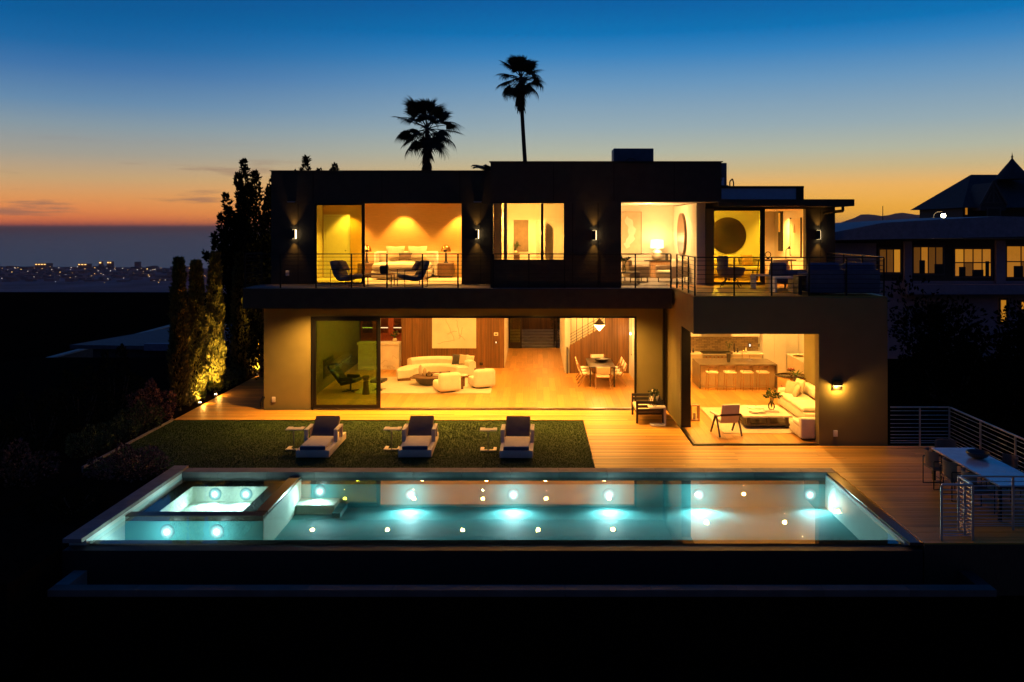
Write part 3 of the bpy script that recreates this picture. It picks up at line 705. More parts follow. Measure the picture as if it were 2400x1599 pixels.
downlight((6.5, 30.8, 6.668), 62, 'recessed downlight above the round mirror room sofa', None, 160, .5, added_fill=.4)
def sconce(loc, lbl):
    t = thing('wall_sconce', lbl, 'wall lamp', loc, 0, 'up and down wall sconces')
    B(-.07, .055, -.13, -.005, -.15, .15).build('body', 'black_metal', t)
    B(.056, .064, -.11, -.012, -.145, .145).build('side_glow', 'lamp_warm', t)
    B(-.05, .05, -.115, -.02, .1502, .1515).build('upper_lens', 'lamp_warm', t); B(-.05, .05, -.115, -.02, -.1515, -.1502).build('lower_lens', 'lamp_warm', t)
    light('SPOT', (0, -.085, .17), 34, WARM, t, rot=(180, 0, 0), size=.025, angle=70, blend=.9)
    light('SPOT', (0, -.085, -.17), 34, WARM, t, size=.025, angle=70, blend=.9)
sconce((-8.02, 28.497, 5.8), 'up and down sconce on the dark wall left of the bedroom')
sconce((-1.93, 28.497, 5.8), 'up and down sconce between the bedroom and the landing window')
sconce((1.87, 26.9, 5.78), 'up and down sconce on the dark wall right of the landing window')
sconce((9.42, 28.397, 5.78), 'up and down sconce at the far right of the upper floor')
t = thing('wall_sconce', 'hooded square sconce on the kitchen wing wall by the deck', 'wall lamp', (8.36, 23.62, 1.66))
MB().box(-.12, .12, -.13, -.005, .0, .13).build('hood', 'black_metal', t)
MB().box(-.12, .12, -.03, -.004, -.13, -.001).build('back_plate', 'dark_bronze', t)
B(-.11, .11, -.12, -.035, -.008, -.002).build('lens', 'lamp_warm', t)
light('POINT', (0, -.11, -.05), 55, WARM, t, size=.04)
def uplight(x, y, lbl, rot, e=60):
    t = thing('garden_uplight', lbl, 'garden light', (x, y, 0), 0, 'garden uplights')
    MB().lathe([(.05, -.05), (.06, .0), (.06, .05), (.05, .055)], 14).build('housing', 'dark_bronze', t)
    MB().lathe([(.001, .062), (.045, .057)], 14).build('lens', 'lamp_hot', t)
    light('SPOT', (0, 0, .09), e*7, (1, .56, .09), t, rot=rot, size=.04, angle=100, blend=.8); light('POINT', (.12, 0, .16), 16, WARM, t, size=.05)
uplight(-11.42, 29.12, 'garden uplight at the deck edge before the middle cypress', (159, -12, 0), 110)
uplight(-11.42, 30.55, 'garden uplight at the deck edge before the rear lit cypress', (159, -12, 0), 110)
uplight(-11.30, 34.9, 'garden uplight beside the far cypress near the house corner', (157, -14, 0), 90)

# ================================================================== FURNITURE HELPERS
def boxthing(name, lbl, cat, loc, rz, parts, grp=None):
    t = thing(name, lbl, cat, loc, rz, grp)
    for (pn, m, mb) in parts: mb.build(pn, m, t)
    return t
def pillow_thing(lbl, c, w, h, th, rot, m, grp=None):
    o = MB().pillow((0, 0, 0), w, h, th, rot).build('cushion', m); o.location = c; return tag(o, lbl, 'cushion', grp)
def legs(t, pts, z0, z1, r, m, name='leg', n=8):
    for p in pts:
        if len(p) == 2: MB().cyl((p[0], p[1], z0), (p[0], p[1], z1), r, n=n).build(name, m, t)
        else: MB().cyl((p[0], p[1], z0), (p[2], p[3], z1), r, n=n).build(name, m, t)
def bouquet(name, lbl, loc, hgt, spread, n, vase_prof, vase_m, leafm='leaf', cat='vase', ll=.09):
    t = thing(name, lbl, cat, loc)
    MB().lathe(vase_prof, 18).build('vase', vase_m, t)
    zt_ = vase_prof[-1][1]; st = MB(); P_ = []; D_ = []
    for k in range(n):
        a = 2*math.pi*k/n+random.uniform(-.3, .3); s = spread*random.uniform(.35, 1); h = hgt*random.uniform(.65, 1)
        tip = Vector((math.cos(a)*s, math.sin(a)*s, h)); mid = Vector((math.cos(a)*s*.3, math.sin(a)*s*.3, zt_+(h-zt_)*.5))
        st.tube([(0, 0, zt_*.2), tuple(mid), tuple(tip)], .004, 4)
        for q in range(9):
            f = .25+.75*q/8; b = mid.lerp(tip, f); P_.append(b[:]); D_.append(((tip-mid).normalized()*.5+Vector((random.uniform(-1, 1), random.uniform(-1, 1), .2)))[:])
    st.build('stems', 'leaf', t)
    V, F = leaf_cloud(np.array(P_), np.array(D_), ll, ll*.5); o = raw_mesh('foliage', V, F, leafm, t); struct(o, 'stuff'); return t

# ================================================================== LIVING ROOM
boxthing('area_rug', 'pale striped rug under the living room seating', 'rug', (0, 0, .02), 0, [('pile', 'rug', MB().soft(-6.5, -1.6, 30.85, 34.2, 0, .018, .008))])
t = thing('curved_sofa', 'cream curved sofa in front of the panelled wall', 'sofa', (-3.95, 33.75, .02))
MB().arc((0, 0, 0), [(.88, .14), (.88, .38), (.93, .43), (1.45, .43), (1.5, .38), (1.5, .14)], 8, 205, 30).build('seat', 'boucle', t)
MB().arc((0, 0, 0), [(1.38, .14), (1.34, .60), (1.40, .68), (1.52, .70), (1.62, .64), (1.64, .14)], 6, 140, 26).build('backrest', 'boucle', t)
MB().arc((0, 0, 0), [(.96, 0), (.96, .14), (1.46, .14), (1.46, 0)], 12, 200, 24).build('plinth', 'teak', t)
for k, (x, y, r, m, l) in enumerate(((-3.15, 34.75, -12, 'dark_ceramic', 'dark cushion, left of three on the curved sofa'), (-2.88, 34.62, -28, 'beige_fabric', 'tan cushion between two others on the curved sofa'), (-2.62, 34.42, -42, 'linen', 'cream cushion at the right end of the curved sofa'))):
    pillow_thing(l, (x, y, .66), .46, .44, .15, (R(-14), 0, R(r)), m)
t = thing('coffee_table', 'round coffee table with a dark bowl shaped base on the rug', 'coffee table', (-4.05, 32.5, .038))
MB().lathe([(.22, 0), (.36, .06), (.47, .18), (.52, .30), (.50, .31)], 28).build('base', 'dark_ceramic', t)
MB().lathe([(.001, .315), (.60, .315), (.61, .33), (.60, .345), (.001, .345)], 32).build('table_top', 'walnut', t)
MB().lathe([(.001, .25), (.30, .25), (.30, .27), (.001, .27)], 24, (-.42, .12, 0)).build('side_leaf', 'walnut', t)
for (x, h, s, m, l) in ((-4.35, .40, .085, 'ceramic', 'tall oval vase on the round coffee table'), (-4.19, .28, .075, 'beige_fabric', 'shorter oval vase beside the tall one on the coffee table')):
    o = MB().lathe([(.03, 0), (s*.9, h*.3), (s, h*.55), (s*.8, h*.85), (s*.3, h)], 18, sy=.45).build('vase', m); o.location = (x, 32.55, .383); tag(o, l, 'vase')
o = MB().lathe([(.09, 0), (.13, .03), (.13, .10), (.06, .13), (.05, .17), (.055, .18)], 18).build('jar', 'vase_glass'); o.location = (-4.0, 32.35, .383); tag(o, 'squat glass jar on the round coffee table', 'jar')
def books(lbl, loc, sizes, rz=0, m='book'):
    t = thing('book_stack', lbl, 'books', loc, rz); z = 0
    for i, (w, d, h) in enumerate(sizes): MB().soft(-w/2, w/2, -d/2, d/2, z, z+h-.002, .006, 2).build('book', m, t); z += h
books('stack of books at the right of the round coffee table', (-3.68, 32.6, .383), [(.34, .26, .035), (.30, .22, .03)])
def tub_chair(lbl, loc, rz):
    t = thing('armchair', lbl, 'armchair', loc, rz)
    MB().soft(-.42, .42, -.42, .42, .05, .40, .10, 4).build('seat', 'boucle', t)
    MB().soft(-.42, .42, .16, .46, .05, .72, .13, 5).build('backrest', 'boucle', t)
    MB().lathe([(.34, 0), (.36, .05)], 20).build('swivel_base', 'black_metal', t); return t
tub_chair('cream armchair seen from behind, nearer the round coffee table', (-3.22, 31.25, .038), 205)
tub_chair('cream armchair seen from behind, farther right off the rug corner', (-2.0, 32.05, .038), 205)
pillow_thing('dark brown cushion on the nearer cream armchair', (-3.30, 31.25, .60), .42, .34, .14, (R(-12), 0, R(205)), 'brown_fabric')
pillow_thing('dark red brown cushion on the farther cream armchair', (-2.08, 32.05, .60), .42, .34, .14, (R(-12), 0, R(205)), 'brown_fabric')
t = thing('side_table', 'small round side table between the cream armchairs', 'side table', (-2.66, 31.65, .038))
MB().lathe([(.001, .50), (.20, .50), (.21, .515), (.20, .53), (.001, .53)], 22).build('table_top', 'marble', t)
MB().box(-.07, .02, -.05, .05, .0, .42).box(-.02, .07, -.03, .06, .1, .5).build('pedestal', 'walnut', t)
# lounge chair behind the olive glass
t = thing('lounge_chair', 'black leather lounge chair behind the olive glass door', 'lounge chair', (-6.75, 31.3, .02), 80)
MB().soft(-.33, .33, -.34, .30, -.06, .06, .05, 3, mtx=Matrix.Translation((0, 0, .36)) @ Matrix.Rotation(R(-14), 4, 'X')).build('seat', 'black_leather', t)
MB().soft(-.36, .36, -.06, .06, 0, .78, .05, 3, mtx=Matrix.Translation((0, .26, .34)) @ Matrix.Rotation(R(-38), 4, 'X')).build('backrest', 'black_leather', t)
for s in (-1, 1): MB().soft(s*.36-.03, s*.36+.03, -.22, .30, .42, .56, .03).build('armrest', 'black_leather', t)
MB().cyl((0, 0, .03), (0, 0, .32), .03).build('stem', 'black_metal', t)
for k in range(4): a = R(45+90*k); MB().bar((0, 0, .03), (.33*math.cos(a), .33*math.sin(a), .02), .05, .025).build('foot', 'black_metal', t)
t = thing('ottoman', 'black leather ottoman beside the lounge chair', 'ottoman', (-5.75, 31.5, .02), 80)
MB().soft(-.30, .30, -.24, .24, .30, .42, .05, 3).build('seat', 'black_leather', t); MB().cyl((0, 0, .03), (0, 0, .30), .03).build('stem', 'black_metal', t)
for k in range(4): a = R(45+90*k); MB().bar((0, 0, .03), (.27*math.cos(a), .27*math.sin(a), .02), .05, .025).build('foot', 'black_metal', t)
t = thing('side_table', 'dark turned pedestal table beside the black ottoman', 'side table', (-6.08, 30.75, .02))
MB().lathe([(.14, 0), (.11, .2), (.09, .5), (.12, .56), (.15, .60), (.15, .64)], 18).build('pedestal', 'walnut', t)
books('small dark book on the turned pedestal table', (-6.08, 30.75, .66), [(.22, .16, .03)], 10, 'dark_ceramic')
boxthing('fireplace', 'black recessed fireplace in the left living room wall', 'fireplace', (-7.86, 32.45, .4), 0, [('surround', 'black_paint', MB().box(0, .03, -.75, .75, 0, .70)), ('firebox', 'black_metal', MB().box(.031, .035, -.62, .62, .1, .6))])
# bar
t = thing('marble_bar', 'veined marble bar counter left of the panelled wall', 'bar', (-6.6, 36.3, .02))
MB().box(-.9, .88, -.30, .30, 1.06, 1.14).build('counter', 'marble', t); MB().box(-.86, .86, -.24, .26, 0, 1.058).build('front', 'marble', t)
v = MB()
for k in range(9):
    x = -.8+k*.2; p = [(x, -.247, random.uniform(.1, .9))]
    for q in range(5): p.append((p[-1][0]+random.uniform(-.02, .16), -.247, p[-1][2]+random.uniform(-.16, .16)))
    v.tube([(a, b, min(1.05, max(.02, c))) for a, b, c in p if a < .85], .005, 4)
struct(v.build('veining', 'art_line', t), 'stuff')
t = thing('bar_cabinet', 'red wood glazed cabinet with lit shelves behind the bar', 'cabinet', (-6.6, 38.2, .02))
MB().box(-1.2, .86, .1, .28, .9, 3.2).build('carcass', 'red_wood', t)
for x in (-.9, -.2, .5):
    f = frame(t, x-.3, x+.3, .06, 1.2, 3.15, .07, .03, 'red_wood', 'cabinet_door'); B(x-.23, x+.23, .075, .08, 1.27, 3.08).build('pane', 'vase_glass', f)
    for z in (1.5, 1.95, 2.4, 2.85): B(x-.23, x+.23, .082, .098, z, z+.03).build('shelf', 'shade_glow', f)
o = bouquet('potted_plant', 'small plant in a round pot on the bar end', (-5.95, 36.3, 1.16), .42, .2, 8, [(.07, 0), (.10, .08), (.07, .16)], 'ceramic')
# art and fittings on the panelled wall
t = thing('painting', 'large pale canvas with faint lines on the panelled wall', 'painting', (-3.44, 36.49, .87))
B(-.94, .94, -.05, .0, 0, 1.50).build('canvas', 'art_canvas', t)
v = MB()
for (x, z, n, dx, dz) in ((-.35, 1.25, 9, .04, -.11), (.1, 1.2, 7, .02, -.10), (-.3, .62, 6, .07, .02), (.35, .9, 6, -.03, -.07), (-.7, .2, 7, .10, .03), (.2, .55, 4, .05, -.06)):
    p = [(x, -.053, z)]
    for q in range(n): p.append((p[-1][0]+dx+random.uniform(-.04, .04), -.053, max(.06, min(1.36, p[-1][2]+dz+random.uniform(-.04, .04)))))
    v.tube(p, .006, 4)
struct(v.build('drawn_lines', 'art_line', t), 'stuff')
boxthing('thermostat', 'white square control panel on the panelled wall', 'thermostat', (-1.65, 36.49, 1.47), 0, [('plate', 'plastic_white', MB().soft(-.09, .09, -.02, 0, -.07, .07, .008)), ('display', 'black_paint', MB().box(-.04, .04, -.025, -.021, -.025, .025))])
boxthing('light_switch', 'small glowing switch below the control panel', 'switch', (-1.65, 36.49, 1.12), 0, [('plate', 'dark_bronze', MB().soft(-.04, .04, -.02, 0, -.06, .06, .006)), ('rocker', 'screen_glow', MB().box(-.018, .018, -.026, -.021, -.035, .035))])
boxthing('wall_outlet', 'black outlet low on the panelled wall', 'outlet', (-2.28, 36.49, .2), 0, [('plate', 'black_paint', MB().soft(-.07, .07, -.02, 0, -.06, .06, .006)), ('sockets', 'dark_bronze', MB().box(-.04, .04, -.026, -.021, -.03, .03))])
# hall: doors, steps beyond
t = thing('glass_door', 'olive glazed door at the end of the hall', 'door', (-.98, 42.55, .02))
frame(t, -.32, .34, -.02, .0, 2.88, .08, .05, 'dark_bronze'); B(-.24, .26, 0, .01, .3, 2.80).build('pane', 'olive_glass', t); B(-.24, .26, -.01, .02, .08, .3).build('kick_plate', 'dark_bronze', t)
t = thing('open_door', 'dark framed glass door standing open at the end of the hall', 'door', (1.10, 42.5, .02), -80)
frame(t, -.75, .0, -.02, .0, 2.88, .08, .05, 'dark_bronze'); B(-.67, -.08, 0, .01, .3, 2.80).build('pane', 'clear_glass', t)
t = thing('entry_steps', 'shallow entry steps outside the far hall door', 'steps', (0, 43.2, -.1))
for k in range(6): B(-2.0, 2.4, k*.42, k*.42+.46, -.1, .12+k*.11).build('step', 'paving', t)
t = thing('courtyard_wall', 'dark timber wall outside the far hall door', 'wall', (0, 46.4, 0))
panelling(-2.6, 3.0, 0, lambda x: .3, lambda x: 3.6, t, .12); B(-2.6, 3.0, .05, .2, 0, 3.6).build('backing', 'dark_wood', t); B(.42, .52, -.12, -.005, 2.5, 2.62).build('lantern', 'black_metal', t)
light('POINT', (.6, -1.8, 2.7), 60, WARM, t, size=.1)
n = 500; P_ = rng.normal(0, 1, (n, 3))*np.array([.16, .16, .8])+np.array([0, 0, 1.3]); V, F = leaf_cloud(P_, rng.normal(0, 1, (n, 3)), .14, .07)
t = thing('potted_plant', 'tall leafy plant outside the hall by the open door', 'plant', (1.25, 44.0, .3)); raw_mesh('foliage', V, F, 'leaf', t); MB().lathe([(.15, 0), (.22, .4), (.2, .4)], 14).build('pot', 'ceramic', t)
# stair
t = thing('staircase', 'dark metal stair railing with tall posts above the panelled stair wall', 'staircase', (0, 35.22, 0))
for k in range(5):
    x = 1.5+k*.235; MB().cyl((x, .0, zt(x)), (x, .0, 3.24), .014, n=6).build('post', 'black_metal', t)
for h in (.10, .22, .34, .46): MB().cyl((1.46, -.01, zt(1.46)+h), (2.88, -.01, zt(2.88)+h), .009, n=6).build('rail_bar', 'black_metal', t)
for k in range(6): B(1.5+k*.24, 1.5+k*.24+.28, .1, 1.2, 1.0+k*.14, 1.06+k*.14).build('tread', 'oak', t)
MB().box(-.02, .02, -.12, .9, .0, 1.1).xf(Matrix.Translation((1.34, 0, 0))).build('end_panel', 'black_metal', t)
# pendant and dining set
t = thing('pendant_lamp', 'diamond shaped pendant lamp glowing above the dining table', 'pendant lamp', (2.52, 33.2, 2.25))
MB().lathe([(.23, 0), (.02, .24), (.001, .25)], 24).build('upper_shade', 'dark_bronze', t); MB().lathe([(.001, -.25), (.225, -.004)], 24).build('diffuser', 'lamp_warm', t)
MB().cyl((0, 0, .25), (0, 0, 1.0), .006, n=6).build('cord', 'black_metal', t); light('POINT', (0, 0, -.32), 60, WARMW, t, size=.12)
t = thing('dining_table', 'dark rectangular dining table under the pendant lamp', 'dining table', (2.55, 33.2, .02))
MB().soft(-.5, .5, -1.1, 1.1, .70, .76, .01, 2).build('table_top', 'dark_wood', t)
for sx in (-1, 1):
    for sy in (-1, 1): B(sx*.45-.03, sx*.45+.03, sy*1.03-.03, sy*1.03+.03, 0, .70).build('leg', 'dark_wood', t)
o = MB().lathe([(.10, 0), (.24, .05), (.31, .13), (.30, .135), (.22, .07), (.001, .03)], 26).build('bowl', 'dark_ceramic'); o.location = (2.62, 33.3, .782); tag(o, 'wide dark bowl on the indoor dining table', 'bowl')
def dining_chair(lbl, loc, rz):
    t = thing('dining_chair', lbl, 'chair', loc, rz, 'indoor dining chairs')
    MB().soft(-.25, .25, -.25, .22, .42, .47, .02).build('seat', 'linen', t)
    MB().soft(-.25, .25, -.02, .02, .0, .27, .015, mtx=Matrix.Translation((0, .27, .57)) @ Matrix.Rotation(R(-12), 4, 'X')).build('backrest', 'linen', t)
    for s in (-1, 1):
        MB().bar((s*.27, -.26, 0), (s*.27, .02, .48), .03, .035).build('leg', 'teak', t); MB().bar((s*.27, .30, 0), (s*.27, -.04, .46), .03, .035).build('leg', 'teak', t)
        MB().bar((s*.27, .10, .38), (s*.27, .34, .84), .028, .035).build('back_post', 'teak', t)
    return t
dc = dining_chair('dining chair at the near end of the indoor table, back to the deck', (2.55, 31.95, .02), 180)
for i, y in enumerate((32.5, 33.2, 33.9)):
    copy_tree(dc, label=('nearest', 'middle', 'farthest')[i]+' dining chair on the left side of the indoor table', loc=(1.95, y, .02), rz=90)
    copy_tree(dc, label=('nearest', 'middle', 'farthest')[i]+' dining chair on the right side of the indoor table', loc=(3.15, y, .02), rz=-90)
copy_tree(dc, label='dining chair at the far end of the indoor table', loc=(2.55, 34.5, .02), rz=0)
boxthing('wall_relief', 'pale framed artwork on the right living room wall', 'artwork', (3.89, 33.2, 1.55), 0, [('canvas', 'art_canvas', MB().box(-.05, -.005, -.7, .7, -.55, 1.0)), ('frame', 'dark_wood', MB().box(-.06, -.004, -.76, -.70, -.6, 1.06).box(-.06, -.004, .70, .76, -.6, 1.06))])
t = thing('wall_light', 'small bright wall light beside the right wall artwork', 'wall lamp', (3.88, 34.35, 1.75)); MB().lathe([(.001, -.05), (.05, -.02), (.05, .02), (.001, .05)], 12).build('globe', 'lamp_hot', t); MB().cyl((0, 0, 0), (.02, 0, 0), .05).build('plate', 'brass', t)
light('POINT', (-.12, 0, 0), 16, WARMW, t, size=.06)

# ================================================================== BENCH ON THE DECK
t = thing('outdoor_loveseat', 'black slatted outdoor loveseat beside the kitchen corner', 'loveseat', (3.55, 26.85, 0), -90)
for s in (-1, 1):
    for z in (.36, .48, .60): MB().box(s*.62-.02, s*.62+.02, -.42, .42, z, z+.085).build('arm_slat', 'black_paint', t)
    for yy in (-.40, .40): MB().box(s*.62-.025, s*.62+.025, yy-.03, yy+.03, 0, .685).build('leg', 'black_paint', t)
MB().box(-.6, .6, -.40, .38, .26, .32).build('seat_frame', 'black_paint', t); MB().box(-.6, .6, .36, .40, .34, .72).build('backrest', 'black_paint', t)
MB().soft(-.58, .58, -.41, .34, .321, .44, .04).build('seat_cushion', 'linen', t)
for nm, y, rz in (('nearer', 26.55, -80), ('farther', 27.1, -100)):
    o = MB().pillow((0, 0, 0), .52, .46, .16, (R(-18), 0, R(rz))).build('striped_cushion', 'linen'); o.location = (3.72, y, .66)
    tag(o, nm+' black and white striped cushion on the outdoor loveseat', 'cushion', 'striped cushions')
    mm = Euler((R(-18), 0, R(rz))).to_matrix().to_4x4(); v = MB()
    for k in (-.17, 0, .17): v.pillow((0, 0, 0), .07, .455, .185, (0, 0, 0)); v.v[-162:] = [(p[0]+k, p[1], p[2]) for p in v.v[-162:]]
    v.xf(mm).build('stripe', 'stripe_dark', o)
t = thing('side_table', 'white C shaped side table beside the outdoor loveseat', 'side table', (3.72, 26.0, 0))
for nm, b in (('table_top', (-.26, .26, -.17, .17, .54, .57)), ('base', (-.2, .26, -.17, .17, 0, .025)), ('upright', (.235, .26, -.17, .17, .026, .539))): B(*b).build(nm, 'white_paint', t)
bouquet('flower_vase', 'glass vase of leafy stems on the deck side table', (3.66, 26.0, .57), .52, .20, 12, [(.05, 0), (.06, .1), (.045, .2), (.05, .22)], 'vase_glass')

# ================================================================== KITCHEN
t = thing('kitchen_island', 'long kitchen island with dark stone top and waterfall ends', 'kitchen island', (7.6, 32.55, .02))
MB().box(-1.45, 1.45, -.75, .75, .86, .90).build('counter', 'island_stone', t)
for s in (-1, 1): MB().box(min(s*1.45, s*1.41), max(s*1.45, s*1.41), -.75, .75, 0, .859).build('end_panel', 'island_stone', t)
for k in range(4): x = -1.40+k*.70; B(x+.004, x+.696, -.55, -.52, .10, .855).build('front_panel', 'island_front', t)
MB().box(-1.405, 1.405, -.519, .74, 0, .858).build('carcass', 'island_front', t)
B(.1, .75, .1, .5, .9005, .904).build('sink', 'steel', t)
MB().tube([(.45, .55, .9), (.45, .55, 1.22), (.45, .52, 1.28), (.45, .42, 1.30), (.45, .34, 1.26), (.45, .33, 1.2)], .014, 8).build('faucet', 'brass', t)
MB().cyl((.72, .5, .9), (.72, .5, 1.06), .012).build('soap_pump', 'brass', t)
def stool(lbl, x):
    t = thing('bar_stool', lbl, 'bar stool', (x, 31.45, .02), 0, 'island bar stools')
    MB().soft(-.21, .21, -.19, .19, .64, .71, .03).build('seat', 'linen', t)
    MB().arc((0, 0, 0), [(.20, .84), (.20, .94), (.22, .94), (.22, .84)], 215, 325, 12).build('backrest', 'walnut', t)
    for s in (-1, 1):
        MB().cyl((s*.17, -.15, 0), (s*.15, -.18, .90), .011, n=6).build('leg', 'brass', t); MB().cyl((s*.19, .17, 0), (s*.16, .14, .64), .011, n=6).build('leg', 'brass', t)
    MB().cyl((-.175, -.16, .22), (.175, -.16, .22), .009, n=6).build('foot_rest', 'brass', t); return t
s0 = stool('first bar stool from the left at the kitchen island', 6.53)
for x, l in ((7.2, 'second'), (7.82, 'third'), (8.4, 'fourth')): copy_tree(s0, label=l+' bar stool from the left at the kitchen island', loc=(x, 31.45, .02))
t = bouquet('branch_vase', 'tall dark vase with bare twigs on the kitchen island', (7.35, 32.35, .92), .85, .16, 5, [(.06, 0), (.075, .18), (.085, .34)], 'dark_ceramic', ll=.05)
t = thing('back_counter', 'pale kitchen counter with drawers along the back wall', 'kitchen counter', (0, 34.5, .02))
MB().box(4.9, 9.25, -.03, .62, .87, .91).build('counter', 'quartz', t); MB().box(4.9, 9.2, .02, .62, .0, .868).build('carcass', 'cabinet', t)
for k in range(7):
    x = 4.95+k*.61
    if k in (3, 4): continue
    for z0, z1 in ((.10, .36), (.37, .62), (.63, .86)): B(x+.004, x+.60, -.005, .018, z0, z1).build('drawer', 'cabinet', t)
t = thing('range_cooker', 'steel range cooker with knobs in the back counter', 'cooker', (7.4, 34.5, .02))
MB().box(-.6, .6, -.05, .58, .912, .94).build('cooktop', 'black_metal', t); MB().box(-.6, .6, -.06, .016, .10, .868).build('front', 'steel', t)
for k in range(7): MB().cyl((-.48+k*.16, -.10, .78), (-.48+k*.16, -.061, .78), .032, n=10).build('knob', 'brass', t)
t = thing('tiled_backsplash', 'narrow brown brick tile backsplash behind the cooker', 'backsplash', (0, 35.149, .94))
B(4.9, 9.2, -.012, -.002, 0, .62).build('grout', 'grout', t); v = MB()
for r_ in range(9):
    x = 4.9-(.11 if r_ % 2 else 0)
    while x < 9.2:
        a = max(x, 4.9); b = min(x+.215, 9.2)
        if b > a+.02: v.box(a+.003, b-.003, -.022, -.0125, r_*.068+.004, r_*.068+.064)
        x += .22
struct(v.build('tiles', 'tile', t), 'stuff')
t = thing('upper_cabinets', 'pale upper cabinets and hood above the backsplash', 'cabinet', (0, 34.8, 1.58))
for k in range(7): x = 4.92+k*.61; B(x+.003, x+.60, 0, .33, 0, 1.66).build('cabinet_door', 'white_paint', t)
B(6.8, 8.0, -.1, -.003, .0, .18).build('hood', 'steel', t)
for x, w, l in ((5.1, .09, 'black outlet at the left end of the tiled backsplash'), (8.35, .09, 'black outlet at the right of the tiled backsplash')):
    boxthing('wall_outlet', l, 'outlet', (x+.95, 35.12, 1.18), 0, [('plate', 'black_paint', MB().soft(-w, w, -.02, 0, -.06, .06, .006)), ('socket', 'plastic_white', MB().box(-.02, .02, -.025, -.021, -.02, .02))])
boxthing('light_switch', 'glowing switch at the right end of the tiled backsplash', 'switch', (8.85, 35.12, 1.18), 0, [('plate', 'dark_bronze', MB().soft(-.06, .06, -.02, 0, -.09, .09, .006)), ('rocker', 'screen_glow', MB().box(-.025, .025, -.025, -.021, -.05, .05))])
for i, (x, h, m, l) in enumerate(((6.35, .16, 'dark_ceramic', 'dark oil bottle at the left of the cooker'), (6.47, .18, 'dark_ceramic', 'second dark oil bottle at the left of the cooker'), (8.15, .38, 'dark_wood', 'tall pepper mill on the back counter'), (8.28, .20, 'dark_wood', 'short pepper mill on the back counter'), (8.62, .20, 'ceramic', 'pale canister on the back counter'))):
    o = MB().lathe([(.04, 0), (.045, h*.5), (.02, h*.7), (.03, h*.85), (.018, h)], 12).build('bottle', m); o.location = (x, 34.8, .932); tag(o, l, 'bottle')
t = thing('pantry_cabinet', 'tall pale pantry cabinet right of the backsplash', 'cabinet', (9.75, 34.8, .02))
MB().box(-.50, .42, -.25, .34, 0, 3.2).build('carcass', 'white_paint', t); 
for k in range(2): B(-.495+k*.46, -.04+k*.46, -.27, -.252, .1, 3.15).build('cabinet_door', 'white_paint', t)
t = thing('side_counter', 'pale stone side counter with cabinets in the lit niche', 'kitchen counter', (10.5, 33.3, .02))
MB().box(-.33, .34, -1.9, 1.2, .87, .91).build('counter', 'quartz', t); MB().box(-.28, .34, -1.9, 1.2, 0, .868).build('carcass', 'cabinet', t)
for k in range(4): B(-.30, -.282, -1.88+k*.77, -1.13+k*.77, .1, .86).build('cabinet_door', 'cabinet', t)
MB().box(.0, .34, -1.9, .2, 1.6, 3.2).build('upper_cabinet', 'white_paint', t)
t = thing('serving_tray', 'round tray with a bowl on the side counter', 'tray', (10.42, 33.7, .93)); MB().lathe([(.001, 0), (.22, 0), (.23, .03), (.2, .01)], 20).build('tray', 'brass', t); MB().lathe([(.05, .012), (.09, .07), (.08, .07), (.001, .02)], 16).build('bowl', 'ceramic', t)
t = thing('dining_table', 'round glass breakfast table beside the sofa', 'dining table', (9.15, 30.3, .02))
MB().lathe([(.001, .72), (.60, .72), (.615, .73), (.60, .74), (.001, .74)], 36).build('table_top', 'table_glass', t); MB().arc((0, 0, 0), [(.60, .715), (.625, .715), (.625, .745), (.60, .745)], 0, 360, 36).build('rim', 'brass', t)
MB().lathe([(.28, 0), (.26, .02), (.10, .10), (.09, .6), (.18, .715)], 20).build('pedestal', 'teak', t)
t = thing('fruit_stand', 'footed fruit bowl on the round glass table', 'fruit bowl', (9.15, 30.45, .762)); MB().lathe([(.08, 0), (.02, .03), (.02, .12), (.16, .17), (.15, .18), (.001, .14)], 18).build('stand', 'vase_glass', t)
for k in range(5): MB().lathe([(.001, 0), (.04, .02), (.045, .045), (.03, .075), (.001, .085)], 10, (.08*math.cos(k*1.26), .08*math.sin(k*1.26), .165)).build('fruit', 'red_wood', t)
t = thing('sofa_console', 'narrow console table behind the kitchen sofa', 'console table', (8.85, 28.95, .02)); B(-.45, .6, -.16, .16, .60, .64).build('table_top', 'teak', t)
for x in (-.42, .57):
    for y_ in (-.13, .13): B(x-.02, x+.02, y_-.02, y_+.02, 0, .60).build('leg', 'teak', t)
t = thing('leaf_vase', 'dark vase with broad strap leaves behind the kitchen sofa', 'vase', (8.86, 28.95, .66)); MB().lathe([(.07, 0), (.10, .1), (.08, .24), (.11, .32)], 16).build('vase', 'dark_ceramic', t)
for k in range(7):
    a = k*.9; v = MB(); pr = [(0, 0, .3)]
    for q in range(1, 6): f = q/5; pr.append((math.cos(a)*.34*f, math.sin(a)*.34*f, .3+.34*f-.28*f*f*(.4+.1*k)))
    v.v = []; 
    for q, p in enumerate(pr):
        w = .035*math.sin(math.pi*min(.97, .15+q/5.6)); s_ = Vector((-math.sin(a), math.cos(a), 0))*w; v.v += [tuple(Vector(p)-s_), tuple(Vector(p)+s_)]
    v.f = [(2*q, 2*q+1, 2*q+3, 2*q+2) for q in range(5)]; v.build('leaf', 'leaf', t)
